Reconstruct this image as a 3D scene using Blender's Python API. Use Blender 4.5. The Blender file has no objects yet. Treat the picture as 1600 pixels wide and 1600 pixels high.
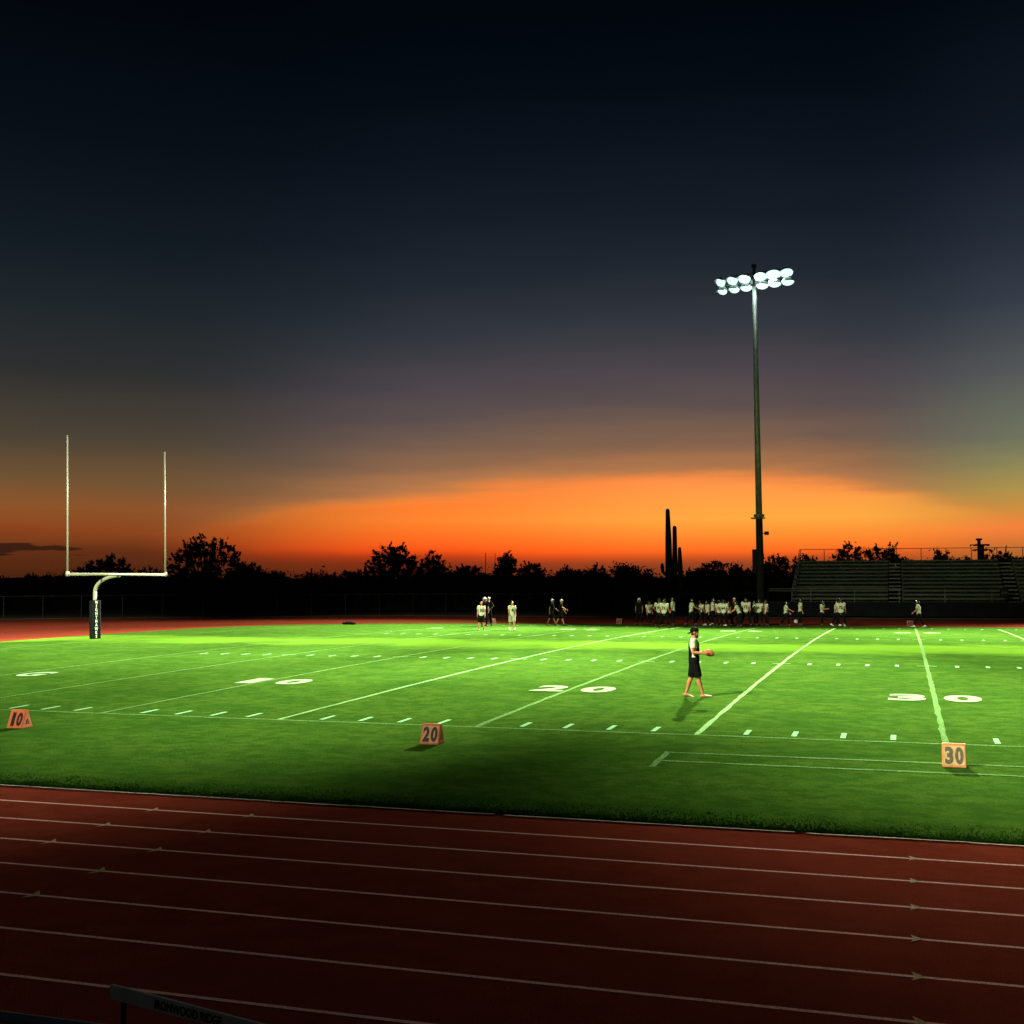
import bpy, bmesh, math, random
import numpy as np
from mathutils import Vector, Matrix
random.seed(7); rng = np.random.default_rng(7)
PI = math.pi; YD = 0.9144
SC = bpy.context.scene
COL = SC.collection
# ------------------------------------------------------------------ camera
CX, CY, CZ, YAW, PITCH, ROLL, F, PX = 29.2385*YD, -24.1147*YD, 3.31766*YD, -0.291474, 0.0585573, -0.00352077, 1777.83, 874.85
FW = Vector((math.sin(YAW)*math.cos(PITCH), math.cos(YAW)*math.cos(PITCH), math.sin(PITCH)))
R0 = Vector((math.cos(YAW), -math.sin(YAW), 0)); U0 = R0.cross(FW)
RT = R0*math.cos(ROLL)+U0*math.sin(ROLL); UP = -R0*math.sin(ROLL)+U0*math.cos(ROLL)
cd = bpy.data.cameras.new('camera'); cam = bpy.data.objects.new('camera', cd); COL.objects.link(cam)
cam.matrix_world = Matrix(((RT.x, UP.x, -FW.x, CX), (RT.y, UP.y, -FW.y, CY), (RT.z, UP.z, -FW.z, CZ), (0, 0, 0, 1)))
cd.sensor_width = 36; cd.lens = 36*F/1600; cd.shift_x = -(PX-800)/1600; cd.clip_start = .1; cd.clip_end = 6000
SC.camera = cam
SC.view_settings.view_transform = 'Standard'; SC.view_settings.look = 'None'
SC.view_settings.exposure = 0; SC.view_settings.gamma = 1
CAM = Vector((CX, CY, CZ))
def ray(px, py): return FW + RT*((px-PX)/F) - UP*((py-800)/F)      # measured sight line, per metre of depth
def at_z(px, py, z):
    d = ray(px, py); return CAM + d*((z-CZ)/d.z)
def at_y(px, py, y):
    d = ray(px, py); return CAM + d*((y-CY)/d.y)
def S(*c): return tuple((x/255/12.92 if x/255 < .04045 else ((x/255+.055)/1.055)**2.4) for x in c)+(1,)
# ------------------------------------------------------------------ dusk sky
W = bpy.data.worlds.new('World'); SC.world = W; W.use_nodes = True
wn = W.node_tree.nodes; wl = W.node_tree.links
for n in list(wn): wn.remove(n)
def wmath(op, a, b=None, c=None):
    n = wn.new('ShaderNodeMath'); n.operation = op
    for i, v in enumerate((a, b, c)):
        if v is None: continue
        if isinstance(v, (int, float)): n.inputs[i].default_value = v
        else: wl.new(v, n.inputs[i])
    return n.outputs[0]
def wstep(v, a, b):
    n = wn.new('ShaderNodeMapRange'); n.interpolation_type = 'SMOOTHSTEP'
    wl.new(v, n.inputs[0]); n.inputs[1].default_value = a; n.inputs[2].default_value = b
    return n.outputs[0]
def wmix(f, a, b, mode='MIX'):
    n = wn.new('ShaderNodeMix'); n.data_type = 'RGBA'; n.blend_type = mode
    wl.new(f, n.inputs[0]); 
    for k, v in ((6, a), (7, b)):
        if isinstance(v, tuple): n.inputs[k].default_value = v
        else: wl.new(v, n.inputs[k])
    return n.outputs[2]
tc = wn.new('ShaderNodeTexCoord'); sp = wn.new('ShaderNodeSeparateXYZ'); wl.new(tc.outputs['Generated'], sp.inputs[0])
dx, dy, dz = sp.outputs
hor = wmath('SQRT', wmath('ADD', wmath('MULTIPLY', dx, dx), wmath('MULTIPLY', dy, dy)))
elev = wmath('DIVIDE', dz, wmath('MAXIMUM', hor, .02))
azi = wmath('ARCTAN2', dx, dy)
nz = wn.new('ShaderNodeTexNoise'); nz.inputs['Scale'].default_value = 7; nz.inputs['Detail'].default_value = 5
mp = wn.new('ShaderNodeMapping'); mp.inputs['Scale'].default_value = (1, 1, 9); wl.new(tc.outputs['Generated'], mp.inputs[0]); wl.new(mp.outputs[0], nz.inputs['Vector'])
nse = wmath('SUBTRACT', nz.outputs[0], .5)
ag = wmath('ADD', azi, .166)
kk = wmath('MULTIPLY', wmath('MULTIPLY', ag, ag), wmath('ADD', .23, wmath('MULTIPLY', wstep(ag, -.02, .12), .39)))
e2 = wmath('ADD', wmath('ADD', elev, kk), wmath('MULTIPLY', nse, .024))
# the glow bulges upward: beneath its rim the colour follows plain elevation
def ramp(src, stops):
    mr = wmath('MULTIPLY', src, 1/.52)
    n = wn.new('ShaderNodeValToRGB'); r = n.color_ramp
    while len(r.elements) > 1: r.elements.remove(r.elements[-1])
    first = True
    for y, c in sorted(stops, key=lambda t: -t[0]):
        p = max(0, min(1, (904-y)/1778/.52))
        if first: e = r.elements[0]; e.position = p; first = False
        else: e = r.elements.new(p)
        e.color = S(*c)
    wl.new(mr, n.inputs[0]); return n.outputs[0]
up_c = ramp(e2, [(0,(2,7,14)),(120,(5,12,20)),(230,(13,20,30)),(330,(22,29,39)),(420,(34,40,49)),(500,(50,54,62)),(570,(74,68,74)),(625,(92,78,78)),(670,(116,92,78)),(705,(144,104,76)),(730,(176,118,76)),(745,(208,128,70)),(750,(232,132,68)),(762,(255,144,70)),(860,(255,150,60))])
lo_c = ramp(elev, [(740,(255,145,75)),(775,(255,158,70)),(812,(255,170,66)),(840,(255,140,48)),(862,(255,108,34)),(871,(214,86,32)),(880,(158,72,36)),(904,(104,50,26)),(920,(20,12,8))])
inside = wstep(e2, .0970, .0770)
core = wmix(inside, up_c, lo_c)
rd = wmath('MULTIPLY', wstep(ag, .03, -.28), inside)
core = wmix(rd, core, (1.0, .58, .50, 1), 'MULTIPLY')
left = ramp(wmath('ADD', elev, wmath('MULTIPLY', nse, .01)), [(0,(1,4,9)),(250,(8,15,22)),(400,(18,26,34)),(500,(30,38,43)),(600,(46,47,47)),(700,(76,67,54)),(760,(114,84,52)),(800,(142,84,42)),(832,(140,68,30)),(862,(100,48,22)),(890,(72,34,14)),(908,(46,22,10)),(925,(8,6,4))])
right = ramp(wmath('ADD', elev, wmath('MULTIPLY', nse, .01)), [(0,(3,8,15)),(250,(16,24,35)),(400,(36,44,56)),(500,(54,61,72)),(600,(84,87,88)),(700,(112,116,94)),(740,(142,136,88)),(780,(176,148,74)),(808,(210,142,62)),(835,(246,128,60)),(862,(196,112,50)),(904,(110,70,40)),(920,(20,12,8))])
sky = wmix(wstep(azi, -.40, -.66), core, left)
sky = wmix(wstep(azi, -.05, .11), sky, right)
# clouds low on the left and a few slivers in the middle
mp2 = wn.new('ShaderNodeMapping'); mp2.inputs['Scale'].default_value = (1, 1, 5); wl.new(tc.outputs['Generated'], mp2.inputs[0])
nc = wn.new('ShaderNodeTexNoise'); nc.inputs['Scale'].default_value = 34; nc.inputs['Detail'].default_value = 6; wl.new(mp2.outputs[0], nc.inputs['Vector'])
nc0 = wmath('SUBTRACT', nc.outputs[0], .5)
def streak(ec, a0, a1, th, soft, slope=0.0):
    t = wmath('MULTIPLY', wstep(azi, a1, a0), th)
    c = wmath('ABSOLUTE', wmath('SUBTRACT', wmath('ADD', elev, wmath('MULTIPLY', azi, slope)), ec))
    v = wmath('ADD', wmath('SUBTRACT', t, c), wmath('MULTIPLY', nc0, .011))
    return wmath('MULTIPLY', wstep(v, 0.0, soft), wstep(azi, a1, a1-.03))
m1 = streak(.0262, -1.0, -.615, .019, .002)
m3 = streak(.0205, -1.0, -.675, .006, .0015)
m2 = wmath('MULTIPLY', streak(.0195, -.45, -.365, .0022, .001), wstep(azi, -.425, -.40))
haze1 = wmath('MULTIPLY', wstep(wmath('ADD', elev, wmath('MULTIPLY', nc0, .008)), .030, .016), wmath('MULTIPLY', wstep(azi, -.30, -.42), .42))
sky = wmix(haze1, sky, S(92, 44, 22))
sky = wmix(wmath('MULTIPLY', wmath('MAXIMUM', wmath('MAXIMUM', m1, m3), m2), .82), sky, S(38, 22, 15))
# away from the sunset the sky is nearly night
away = wstep(wmath('ABSOLUTE', wmath('ADD', azi, .1)), .75, 1.7)
sky = wmix(wmath('MULTIPLY', away, .9), sky, S(14, 20, 28))
bgn = wn.new('ShaderNodeBackground'); wl.new(sky, bgn.inputs[0]); bgn.inputs[1].default_value = 1
wo = wn.new('ShaderNodeOutputWorld'); wl.new(bgn.outputs[0], wo.inputs[0])
# ------------------------------------------------------------------ floodlights (the light of the lamp towers)
LAMP = (.97, 1.0, .80)
def spot(loc, target, watts, half_deg, blend=1.0, size=.5, color=LAMP):
    d = bpy.data.lights.new('floodlight_beam', 'SPOT'); d.energy = watts; d.spot_size = math.radians(2*half_deg); d.spot_blend = blend
    d.shadow_soft_size = size; d.color = color
    o = bpy.data.objects.new('floodlight_beam', d); COL.objects.link(o)
    v = Vector(target)-Vector(loc); o.location = loc; o.rotation_euler = v.to_track_quat('-Z', 'Y').to_euler()
    return o
NT = Vector((2*YD, -24*YD, 28.0))            # lamp heads of the tower beside the near stands, left of the camera
TW = Vector(at_y(1188.5, 904, 75*YD)); TW.z = 0          # foot of the far tower
TOPZ = (at_y(1178, 440, 75*YD)).z
def fan(o, spread, radial, watts, half, z0=0):
    """beams thrown outward from a tower top: compass angles (deg from +y), each reaching `radial` yards out"""
    for az, k in spread:
        a = math.radians(az); spot(o+Vector((math.sin(a)*1.3, math.cos(a)*1.3, z0)), (o.x+math.sin(a)*radial*YD, o.y+math.cos(a)*radial*YD, 0), watts*k, half)
fan(TW+Vector((0, 0, TOPZ)), ((-130, .35), (-148, 1.1), (-168, 1.1), (169, 1.1), (146, .9), (124, .7)), 42, 5.1e5, 19)
fan(TW+Vector((0, 0, TOPZ+.3)), ((-145, 1.2), (-156, 1.0), (-167, 1.5), (-178, 2.1), (171, 1.6), (160, .75), (149, .6)), 66, 5.2e5, 6.7)      # long throw to the near sideline
fan(TW+Vector((0, 0, TOPZ+.3)), ((-170, 1), (179, 1.1), (170, 1.1), (161, .8)), 78, 4.5e4, 6.5)
fan(Vector((TW.x+60*YD, TW.y, TOPZ)), ((-125, 1.0), (-150, .55)), 42, 3.2e5, 17.5)       # its twin further right along the far side
fan(NT, ((-30, 1.3), (-8, 1.0), (14, .9), (36, .8), (56, .7)), 53, 3.3e5, 16.5)
fan(NT, ((-46, 1.6),), 56, 3.3e5, 14)
fan(NT, ((6, .8), (26, 1.0)), 31, 4.2e4, 16)      # soft fill beams added along the near sideline for the markers
spot(NT, (30*YD, 78*YD, 4), 2.4e4, 15)            # spill on the far stands
spill = bpy.data.lights.new('floodlight_spill', 'POINT'); spill.energy = 130; spill.shadow_soft_size = .4; spill.color = (.8, 1, .92)
so = bpy.data.objects.new('floodlight_spill', spill); COL.objects.link(so); so.location = TW+Vector((0, -.7, TOPZ-.9))
# ------------------------------------------------------------------ materials
def mat(name, col, rough=.8, var=.0, scale=8.0, bump=0.0, bscale=None, metal=0.0, spec=.3, col2=None, stretch=(1, 1, 1), emit=None, es=0, coords='Object'):
    m = bpy.data.materials.new(name); m.use_nodes = True; nt = m.node_tree; b = nt.nodes['Principled BSDF']
    b.inputs['Roughness'].default_value = rough; b.inputs['Metallic'].default_value = metal
    b.inputs['Specular IOR Level'].default_value = spec
    c = tuple(col)+(1,) if len(col) == 3 else tuple(col)
    b.inputs['Base Color'].default_value = c
    if var or col2 or bump:
        t = nt.nodes.new('ShaderNodeTexCoord'); mpg = nt.nodes.new('ShaderNodeMapping'); mpg.inputs['Scale'].default_value = stretch
        nt.links.new(t.outputs[coords], mpg.inputs[0])
        n = nt.nodes.new('ShaderNodeTexNoise'); n.inputs['Scale'].default_value = scale; n.inputs['Detail'].default_value = 6
        nt.links.new(mpg.outputs[0], n.inputs['Vector'])
        c2 = (tuple(col2)+(1,))[:4] if col2 else tuple(x*(1-var) for x in c[:3])+(1,)
        r = nt.nodes.new('ShaderNodeValToRGB'); r.color_ramp.elements[0].position = .32; r.color_ramp.elements[1].position = .68
        r.color_ramp.elements[0].color = c2; r.color_ramp.elements[1].color = c if col2 else tuple(min(1, x*(1+var)) for x in c[:3])+(1,)
        nt.links.new(n.outputs[0], r.inputs[0]); nt.links.new(r.outputs[0], b.inputs['Base Color'])
        if bump:
            n2 = nt.nodes.new('ShaderNodeTexNoise'); n2.inputs['Scale'].default_value = bscale or scale*3; n2.inputs['Detail'].default_value = 4
            nt.links.new(mpg.outputs[0], n2.inputs['Vector'])
            bp = nt.nodes.new('ShaderNodeBump'); bp.inputs['Strength'].default_value = bump; bp.inputs['Distance'].default_value = .02
            nt.links.new(n2.outputs[0], bp.inputs['Height']); nt.links.new(bp.outputs[0], b.inputs['Normal'])
    if emit: b.inputs['Emission Color'].default_value = tuple(emit)+(1,); b.inputs['Emission Strength'].default_value = es
    return m
def layered(name, cols, scales, stretch, rough, bump, extra=None):
    """ground-like material: colours mixed by noises of several sizes in place coordinates"""
    m = bpy.data.materials.new(name); m.use_nodes = True; nt = m.node_tree; b = nt.nodes['Principled BSDF']
    b.inputs['Roughness'].default_value = rough; b.inputs['Specular IOR Level'].default_value = 0
    t = nt.nodes.new('ShaderNodeTexCoord'); cur = None
    for k, (c, s, st, lo, hi) in enumerate(zip(cols[1:], scales, stretch, (.40, .42, .44, .42), (.62, .60, .57, .60))):
        mpg = nt.nodes.new('ShaderNodeMapping'); mpg.inputs['Scale'].default_value = st; nt.links.new(t.outputs['Object'], mpg.inputs[0])
        n = nt.nodes.new('ShaderNodeTexNoise'); n.inputs['Scale'].default_value = s; n.inputs['Detail'].default_value = 5; n.inputs['Roughness'].default_value = .65
        nt.links.new(mpg.outputs[0], n.inputs['Vector'])
        mr = nt.nodes.new('ShaderNodeMapRange'); mr.inputs[1].default_value = lo; mr.inputs[2].default_value = hi; mr.inputs[4].default_value = c[1]
        nt.links.new(n.outputs[0], mr.inputs[0])
        mx = nt.nodes.new('ShaderNodeMix'); mx.data_type = 'RGBA'; nt.links.new(mr.outputs[0], mx.inputs[0])
        if cur is None: mx.inputs[6].default_value = tuple(cols[0])+(1,)
        else: nt.links.new(cur, mx.inputs[6])
        mx.inputs[7].default_value = tuple(c[0])+(1,); cur = mx.outputs[2]
        if k == len(scales)-1 and bump:
            bp = nt.nodes.new('ShaderNodeBump'); bp.inputs['Strength'].default_value = bump; bp.inputs['Distance'].default_value = .03
            nt.links.new(n.outputs[0], bp.inputs['Height']); nt.links.new(bp.outputs[0], b.inputs['Normal'])
    if extra: cur = extra(nt, t, cur)
    nt.links.new(cur, b.inputs['Base Color']); return m
def pale_band(nt, t, cur):
    # a paler, yellower strip along the middle of the field, its edges broken by noise
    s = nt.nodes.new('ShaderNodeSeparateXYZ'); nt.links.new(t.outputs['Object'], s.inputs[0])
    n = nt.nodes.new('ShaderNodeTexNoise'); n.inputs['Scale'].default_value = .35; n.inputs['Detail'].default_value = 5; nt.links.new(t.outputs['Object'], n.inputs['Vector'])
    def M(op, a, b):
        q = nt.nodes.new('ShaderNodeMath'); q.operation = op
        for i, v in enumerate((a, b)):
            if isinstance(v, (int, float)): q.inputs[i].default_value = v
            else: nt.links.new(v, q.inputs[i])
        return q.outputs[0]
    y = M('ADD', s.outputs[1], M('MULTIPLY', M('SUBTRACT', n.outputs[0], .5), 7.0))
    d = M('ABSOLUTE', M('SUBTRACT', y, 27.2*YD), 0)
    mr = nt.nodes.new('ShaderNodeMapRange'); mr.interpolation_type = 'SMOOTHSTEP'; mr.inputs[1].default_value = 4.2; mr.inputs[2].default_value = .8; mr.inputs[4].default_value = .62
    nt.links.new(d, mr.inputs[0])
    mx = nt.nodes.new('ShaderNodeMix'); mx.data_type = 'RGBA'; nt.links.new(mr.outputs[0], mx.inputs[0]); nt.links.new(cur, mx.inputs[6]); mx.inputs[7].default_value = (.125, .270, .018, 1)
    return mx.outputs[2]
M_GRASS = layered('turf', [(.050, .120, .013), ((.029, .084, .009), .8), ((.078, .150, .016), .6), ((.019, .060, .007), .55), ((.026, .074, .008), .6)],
                  [.22, .9, 3.0, 22.0], [(.6, 1, 1), (.7, 1, 1), (.85, .9, 1), (1, .9, 1)], .95, .7, pale_band)
M_BLADE = mat('grass_blades', (.040, .110, .010), .8, col2=(.018, .058, .006), scale=2.2, spec=0)
M_TRACK = layered('red_track_surface', [(.25, .044, .023), ((.18, .030, .015), .7), ((.31, .058, .030), .5), ((.10, .015, .007), .6)],
                  [.3, 2.0, 90.0], [(.6, 1, 1), (1, 1, 1), (1, 1, 1)], .9, .5)
M_DIRT = layered('desert_dirt', [(.10, .07, .045), ((.06, .045, .03), .8), ((.14, .10, .07), .4)], [.08, 1.2], [(1, 1, 1), (1, 1, 1)], .95, .5)
def paint(name, c, under, lo, hi, s=28):
    m = bpy.data.materials.new(name); m.use_nodes = True; nt = m.node_tree; b = nt.nodes['Principled BSDF']; b.inputs['Roughness'].default_value = .85
    b.inputs['Specular IOR Level'].default_value = 0
    t = nt.nodes.new('ShaderNodeTexCoord'); n = nt.nodes.new('ShaderNodeTexNoise'); n.inputs['Scale'].default_value = s; n.inputs['Detail'].default_value = 6; n.inputs['Roughness'].default_value = .7
    nt.links.new(t.outputs['Object'], n.inputs['Vector'])
    r = nt.nodes.new('ShaderNodeValToRGB'); r.color_ramp.elements[0].position = lo; r.color_ramp.elements[1].position = hi
    r.color_ramp.elements[0].color = tuple(under)+(1,); r.color_ramp.elements[1].color = tuple(c)+(1,)
    nt.links.new(n.outputs[0], r.inputs[0]); nt.links.new(r.outputs[0], b.inputs['Base Color']); return m
M_LINE = paint('field_line_paint', (.26, .52, .17), (.05, .13, .02), .34, .56)
M_TICK = paint('hash_mark_paint', (.26, .58, .24), (.15, .33, .09), .26, .44)
M_FAINT = paint('faded_line_paint', (.20, .38, .12), (.04, .11, .012), .38, .64)
M_NUM = paint('number_paint', (.29, .42, .21), (.13, .25, .07), .26, .46)
M_LANE = paint('lane_paint', (.95, .50, .40), (.36, .14, .10), .30, .5, 40)
M_ARROW = paint('track_arrow_paint', (.60, .44, .26), (.3, .14, .08), .3, .5, 30)
M_KERB = paint('pale_kerb_paint', (.66, .58, .38), (.16, .13, .07), .3, .5, 14)
M_CONC = mat('concrete', (.13, .12, .09), .9, var=.25, scale=1.5, bump=.3)
M_WHITE = mat('white_powder_coat', (.23, .22, .145), .38, var=.05, scale=4, spec=.5)
M_PADD = mat('black_vinyl_pad', (.004, .006, .005), .6, spec=.1, var=.3, scale=6, bump=.15)
M_STRIP = mat('pale_lettering', (.72, .78, .55), .6)
M_STEEL = mat('galvanised_steel', (.30, .33, .30), .5, var=.2, scale=3, metal=.35, bump=.1)
M_DARKM = mat('dark_metal', (.012, .013, .012), .6, var=.3, scale=5)
M_RUST = mat('dark_concrete_sleeve', (.034, .032, .026), .85, var=.3, scale=2, bump=.2)
M_LENS = mat('lamp_glass', (.8, .9, .9), .3, emit=(.66, 1.0, .95), es=1.2)
M_HOUSE = mat('lamp_housing', (.55, .60, .58), .35, metal=.6, var=.1, scale=9)
M_ALU = mat('aluminium_planks', (.22, .235, .15), .6, metal=.0, var=.25, scale=.8, stretch=(.3, 1, 6))
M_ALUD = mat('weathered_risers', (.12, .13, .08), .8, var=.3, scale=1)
M_SCREEN = mat('windscreen_fabric', (.007, .009, .008), .9, var=.4, scale=1.5, bump=.3)
M_FOL = mat('desert_foliage', (.020, .026, .008), .8, col2=(.008, .012, .004), scale=1.2, spec=.15)
M_BARK = mat('tree_bark', (.09, .06, .035), .95, var=.4, scale=6, bump=.5)
M_CACT = mat('cactus_skin', (.020, .030, .012), .8, var=.3, scale=6)
M_ORG = mat('orange_vinyl', (.92, .20, .065), .55, var=.14, scale=9, bump=.15)
M_ORGY = mat('overlit_orange_vinyl', (.80, .30, .10), .5, var=.14, scale=9, bump=.15)  # orange yellowed: the strong light on this marker is put into the colour
M_ORGD = mat('dimmed_orange_vinyl', (.26, .075, .025), .7, var=.3, scale=9)  # orange vinyl darkened: the far markers' dim light is in the colour
M_INK = mat('marker_numeral_ink', (.028, .012, .010), .6)
M_INKG = mat('greyed_numeral_ink', (.17, .13, .075), .5, var=.25, scale=22)  # grey of digits washed out by strong light, set in the ink colour
M_HILL = mat('far_hills', (.010, .009, .008), 1, var=.3, scale=.01)
# ------------------------------------------------------------------ helpers
def link(name, me, m=None, parent=None):
    o = bpy.data.objects.new(name, me); COL.objects.link(o)
    if m: me.materials.append(m)
    if parent: o.parent = parent
    return o
def obj(name, bm, m, parent=None, smooth=False):
    me = bpy.data.meshes.new(name); bm.normal_update(); bm.to_mesh(me); bm.free()
    if smooth: me.polygons.foreach_set('use_smooth', [True]*len(me.polygons))
    return link(name, me, m, parent)
def tag(o, label, cat, group=None):
    o['label'] = label; o['category'] = cat
    if group: o['group'] = group
    return o
def struct(o, kind='structure'): o['kind'] = kind; return o
def thing(name, label, cat, loc=(0, 0, 0), rz=0, group=None):
    o = bpy.data.objects.new(name, None); o.empty_display_size = .2; COL.objects.link(o); o.location = loc; o.rotation_euler = (0, 0, rz)
    return tag(o, label, cat, group)
def dup(root, loc, rz, label, group=None, sc=1.0):
    r = root.copy(); COL.objects.link(r); r.location = loc; r.rotation_euler = (0, 0, rz); r.scale = (sc,)*3; r['label'] = label
    if group: r['group'] = group
    for ch in root.children:
        c = ch.copy(); COL.objects.link(c); c.parent = r
        for g in ch.children:
            d = g.copy(); COL.objects.link(d); d.parent = c
    return r
def box(bm, c, s, M=None, bev=0):
    r = bmesh.ops.create_cube(bm, size=1); vs = r['verts']
    bmesh.ops.scale(bm, vec=s, verts=vs)
    if bev:
        es = list({e for v in vs for e in v.link_edges})
        g = bmesh.ops.bevel(bm, geom=es, offset=bev, segments=2, affect='EDGES', profile=.5); vs = list({v for f in g['faces'] for v in f.verts} | {v for v in vs if v.is_valid})
    bmesh.ops.translate(bm, vec=c, verts=vs)
    if M: bmesh.ops.transform(bm, matrix=M, verts=vs)
    return vs
def rings(bm, pts, radii, seg=10, side=Vector((0, 1, 0)), caps=True, round_ends=False):
    """loft along pts, radii either r or (side, other)"""
    pts = [Vector(p) for p in pts]; radii = [(r, r) if isinstance(r, (int, float)) else r for r in radii]
    if round_ends:
        t0 = (pts[0]-pts[1]).normalized(); t1 = (pts[-1]-pts[-2]).normalized(); a = radii[0]; b = radii[-1]
        P0 = []; R0_ = []; P1 = []; R1_ = []
        for k in (.98, .8, .45):
            s = math.sqrt(1-k*k); m0 = min(a); m1 = min(b)
            P0.append(pts[0]+t0*m0*k); R0_.append((a[0]*s, a[1]*s)); P1.append(pts[-1]+t1*m1*k); R1_.append((b[0]*s, b[1]*s))
        pts = P0+pts+P1[::-1]; radii = R0_+radii+R1_[::-1]
    R = []
    for i, p in enumerate(pts):
        t = ((pts[min(i+1, len(pts)-1)]-p).normalized()+(p-pts[max(i-1, 0)]).normalized())
        t = t.normalized() if t.length > 1e-6 else Vector((0, 0, 1))
        s = side-t*side.dot(t)
        if s.length < .05: s = Vector((1, 0, 0))-t*t.x
        s.normalize(); u = t.cross(s)
        R.append([bm.verts.new(p+s*radii[i][0]*math.cos(2*PI*k/seg)+u*radii[i][1]*math.sin(2*PI*k/seg)) for k in range(seg)])
    for a, b in zip(R, R[1:]):
        for k in range(seg): bm.faces.new((a[k], a[(k+1) % seg], b[(k+1) % seg], b[k]))
    if caps: bm.faces.new(R[0][::-1]); bm.faces.new(R[-1])
def BM(): return bmesh.new()
def ball(bm, c, r, seg=12, M=None):
    g = bmesh.ops.create_uvsphere(bm, u_segments=seg, v_segments=max(6, seg*2//3), radius=1); vs = g['verts']
    bmesh.ops.scale(bm, vec=(r if not isinstance(r, (int, float)) else (r, r, r)), verts=vs)
    if M: bmesh.ops.transform(bm, matrix=M, verts=vs)
    bmesh.ops.translate(bm, vec=c, verts=vs)
def evald(o):
    dg = bpy.context.evaluated_depsgraph_get(); dg.update()
    return bpy.data.meshes.new_from_object(o.evaluated_get(dg))
def fuse(bm, voxel, smooth=4, fac=.5):
    """one continuous skin from overlapping pieces"""
    me = bpy.data.meshes.new('tmp'); bm.normal_update(); bm.to_mesh(me); bm.free()
    o = bpy.data.objects.new('tmp', me); COL.objects.link(o)
    r = o.modifiers.new('r', 'REMESH'); r.mode = 'VOXEL'; r.voxel_size = voxel; r.use_smooth_shade = True
    if smooth:
        s = o.modifiers.new('s', 'SMOOTH'); s.iterations = smooth; s.factor = fac
    m2 = evald(o); bpy.data.objects.remove(o); bpy.data.meshes.remove(me)
    m2.polygons.foreach_set('use_smooth', [True]*len(m2.polygons)); return m2
def text_mesh(s, size, extr=.004, offset=0.0, align='CENTER', spacing=1.0):
    c = bpy.data.curves.new('t', 'FONT'); c.body = s; c.size = size; c.extrude = extr; c.offset = offset; c.align_x = align; c.align_y = 'CENTER'; c.space_character = spacing; c.resolution_u = 4
    o = bpy.data.objects.new('t', c); COL.objects.link(o); m = evald(o); bpy.data.objects.remove(o); bpy.data.curves.remove(c); return m
def grid_mesh(name, P, m):      # P: rows x cols x 3
    h, w = P.shape[:2]; me = bpy.data.meshes.new(name)
    idx = np.arange(h*w).reshape(h, w); f = np.stack([idx[:-1, :-1], idx[:-1, 1:], idx[1:, 1:], idx[1:, :-1]], -1).reshape(-1, 4)
    me.from_pydata(P.reshape(-1, 3).tolist(), [], f.tolist()); return link(name, me, m)
# ------------------------------------------------------------------ ground
def crown(x, y):                 # metres in and out: a crowned playing field
    X = x/YD; Yd = y/YD
    c = .2508*max(0, 1-((Yd-26.67)/26.67)**2)
    s = min(1, max(0, (X+22)/12)); s = s*s*(3-2*s)
    return c*s*YD
g = BM(); bmesh.ops.create_grid(g, x_segments=40, y_segments=40, size=3000)
struct(obj('ground', g, M_DIRT)).location = (0, 0, -.10)
# running track and its red surround, following the crown just under the turf
xs = np.linspace(-75, 90, 111); ys = np.linspace(-18.4, 71.5, 91)
def outer_y(x):                  # far edge of the red surface
    return float(np.interp(x, [-75, -66, -58, -50, -40, -28, -14, 90], [15, 30, 42, 51, 58, 64.5, 70.5, 71.5]))
P = np.zeros((len(ys), len(xs), 3))
for j, x in enumerate(xs):
    top = outer_y(x)
    for i, t in enumerate(np.linspace(0, 1, len(ys))):
        y = -18.4+(top+18.4)*t; P[i, j] = (x*YD, y*YD, crown(x*YD, y*YD)-.012)
struct(grid_mesh('running_track', P, M_TRACK))
LX = [-16.5, -16.3, -15.8, -15.2, -14.5, -12, -8, -4, 0, 5, 90]; LOW = [33, 24, 12, 3, 0, -4.5, -7.5, -8.55, -8.66, -8.66, -8.66]
HX = [-16.5, -16.3, -15.6, -14.8, -13.4, -11.9, -8.6, -4.2, 2, 90]; HIY = [33, 41.5, 45, 47.4, 49.6, 51.4, 54.9, 56.3, 56.7, 56.7]
xs = np.concatenate([np.linspace(-16.5, -10, 40), np.linspace(-9.9, 0, 60), np.linspace(.1, 90, 1200)]); P = np.zeros((81, len(xs), 3))
jit = np.cumsum(rng.normal(0, 1, len(xs))); jit = jit-np.convolve(jit, np.ones(41)/41, 'same'); jit = jit/np.abs(jit).max()
for j, x in enumerate(xs):
    a = np.interp(x, LX, LOW)+.02*jit[j]; b = np.interp(x, HX, HIY)+.05*jit[-j-1]
    for i in range(81):
        y = a+(b-a)*i/80; P[i, j] = (x*YD, y*YD, crown(x*YD, y*YD))
struct(grid_mesh('grass_field', P, M_GRASS))
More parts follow.
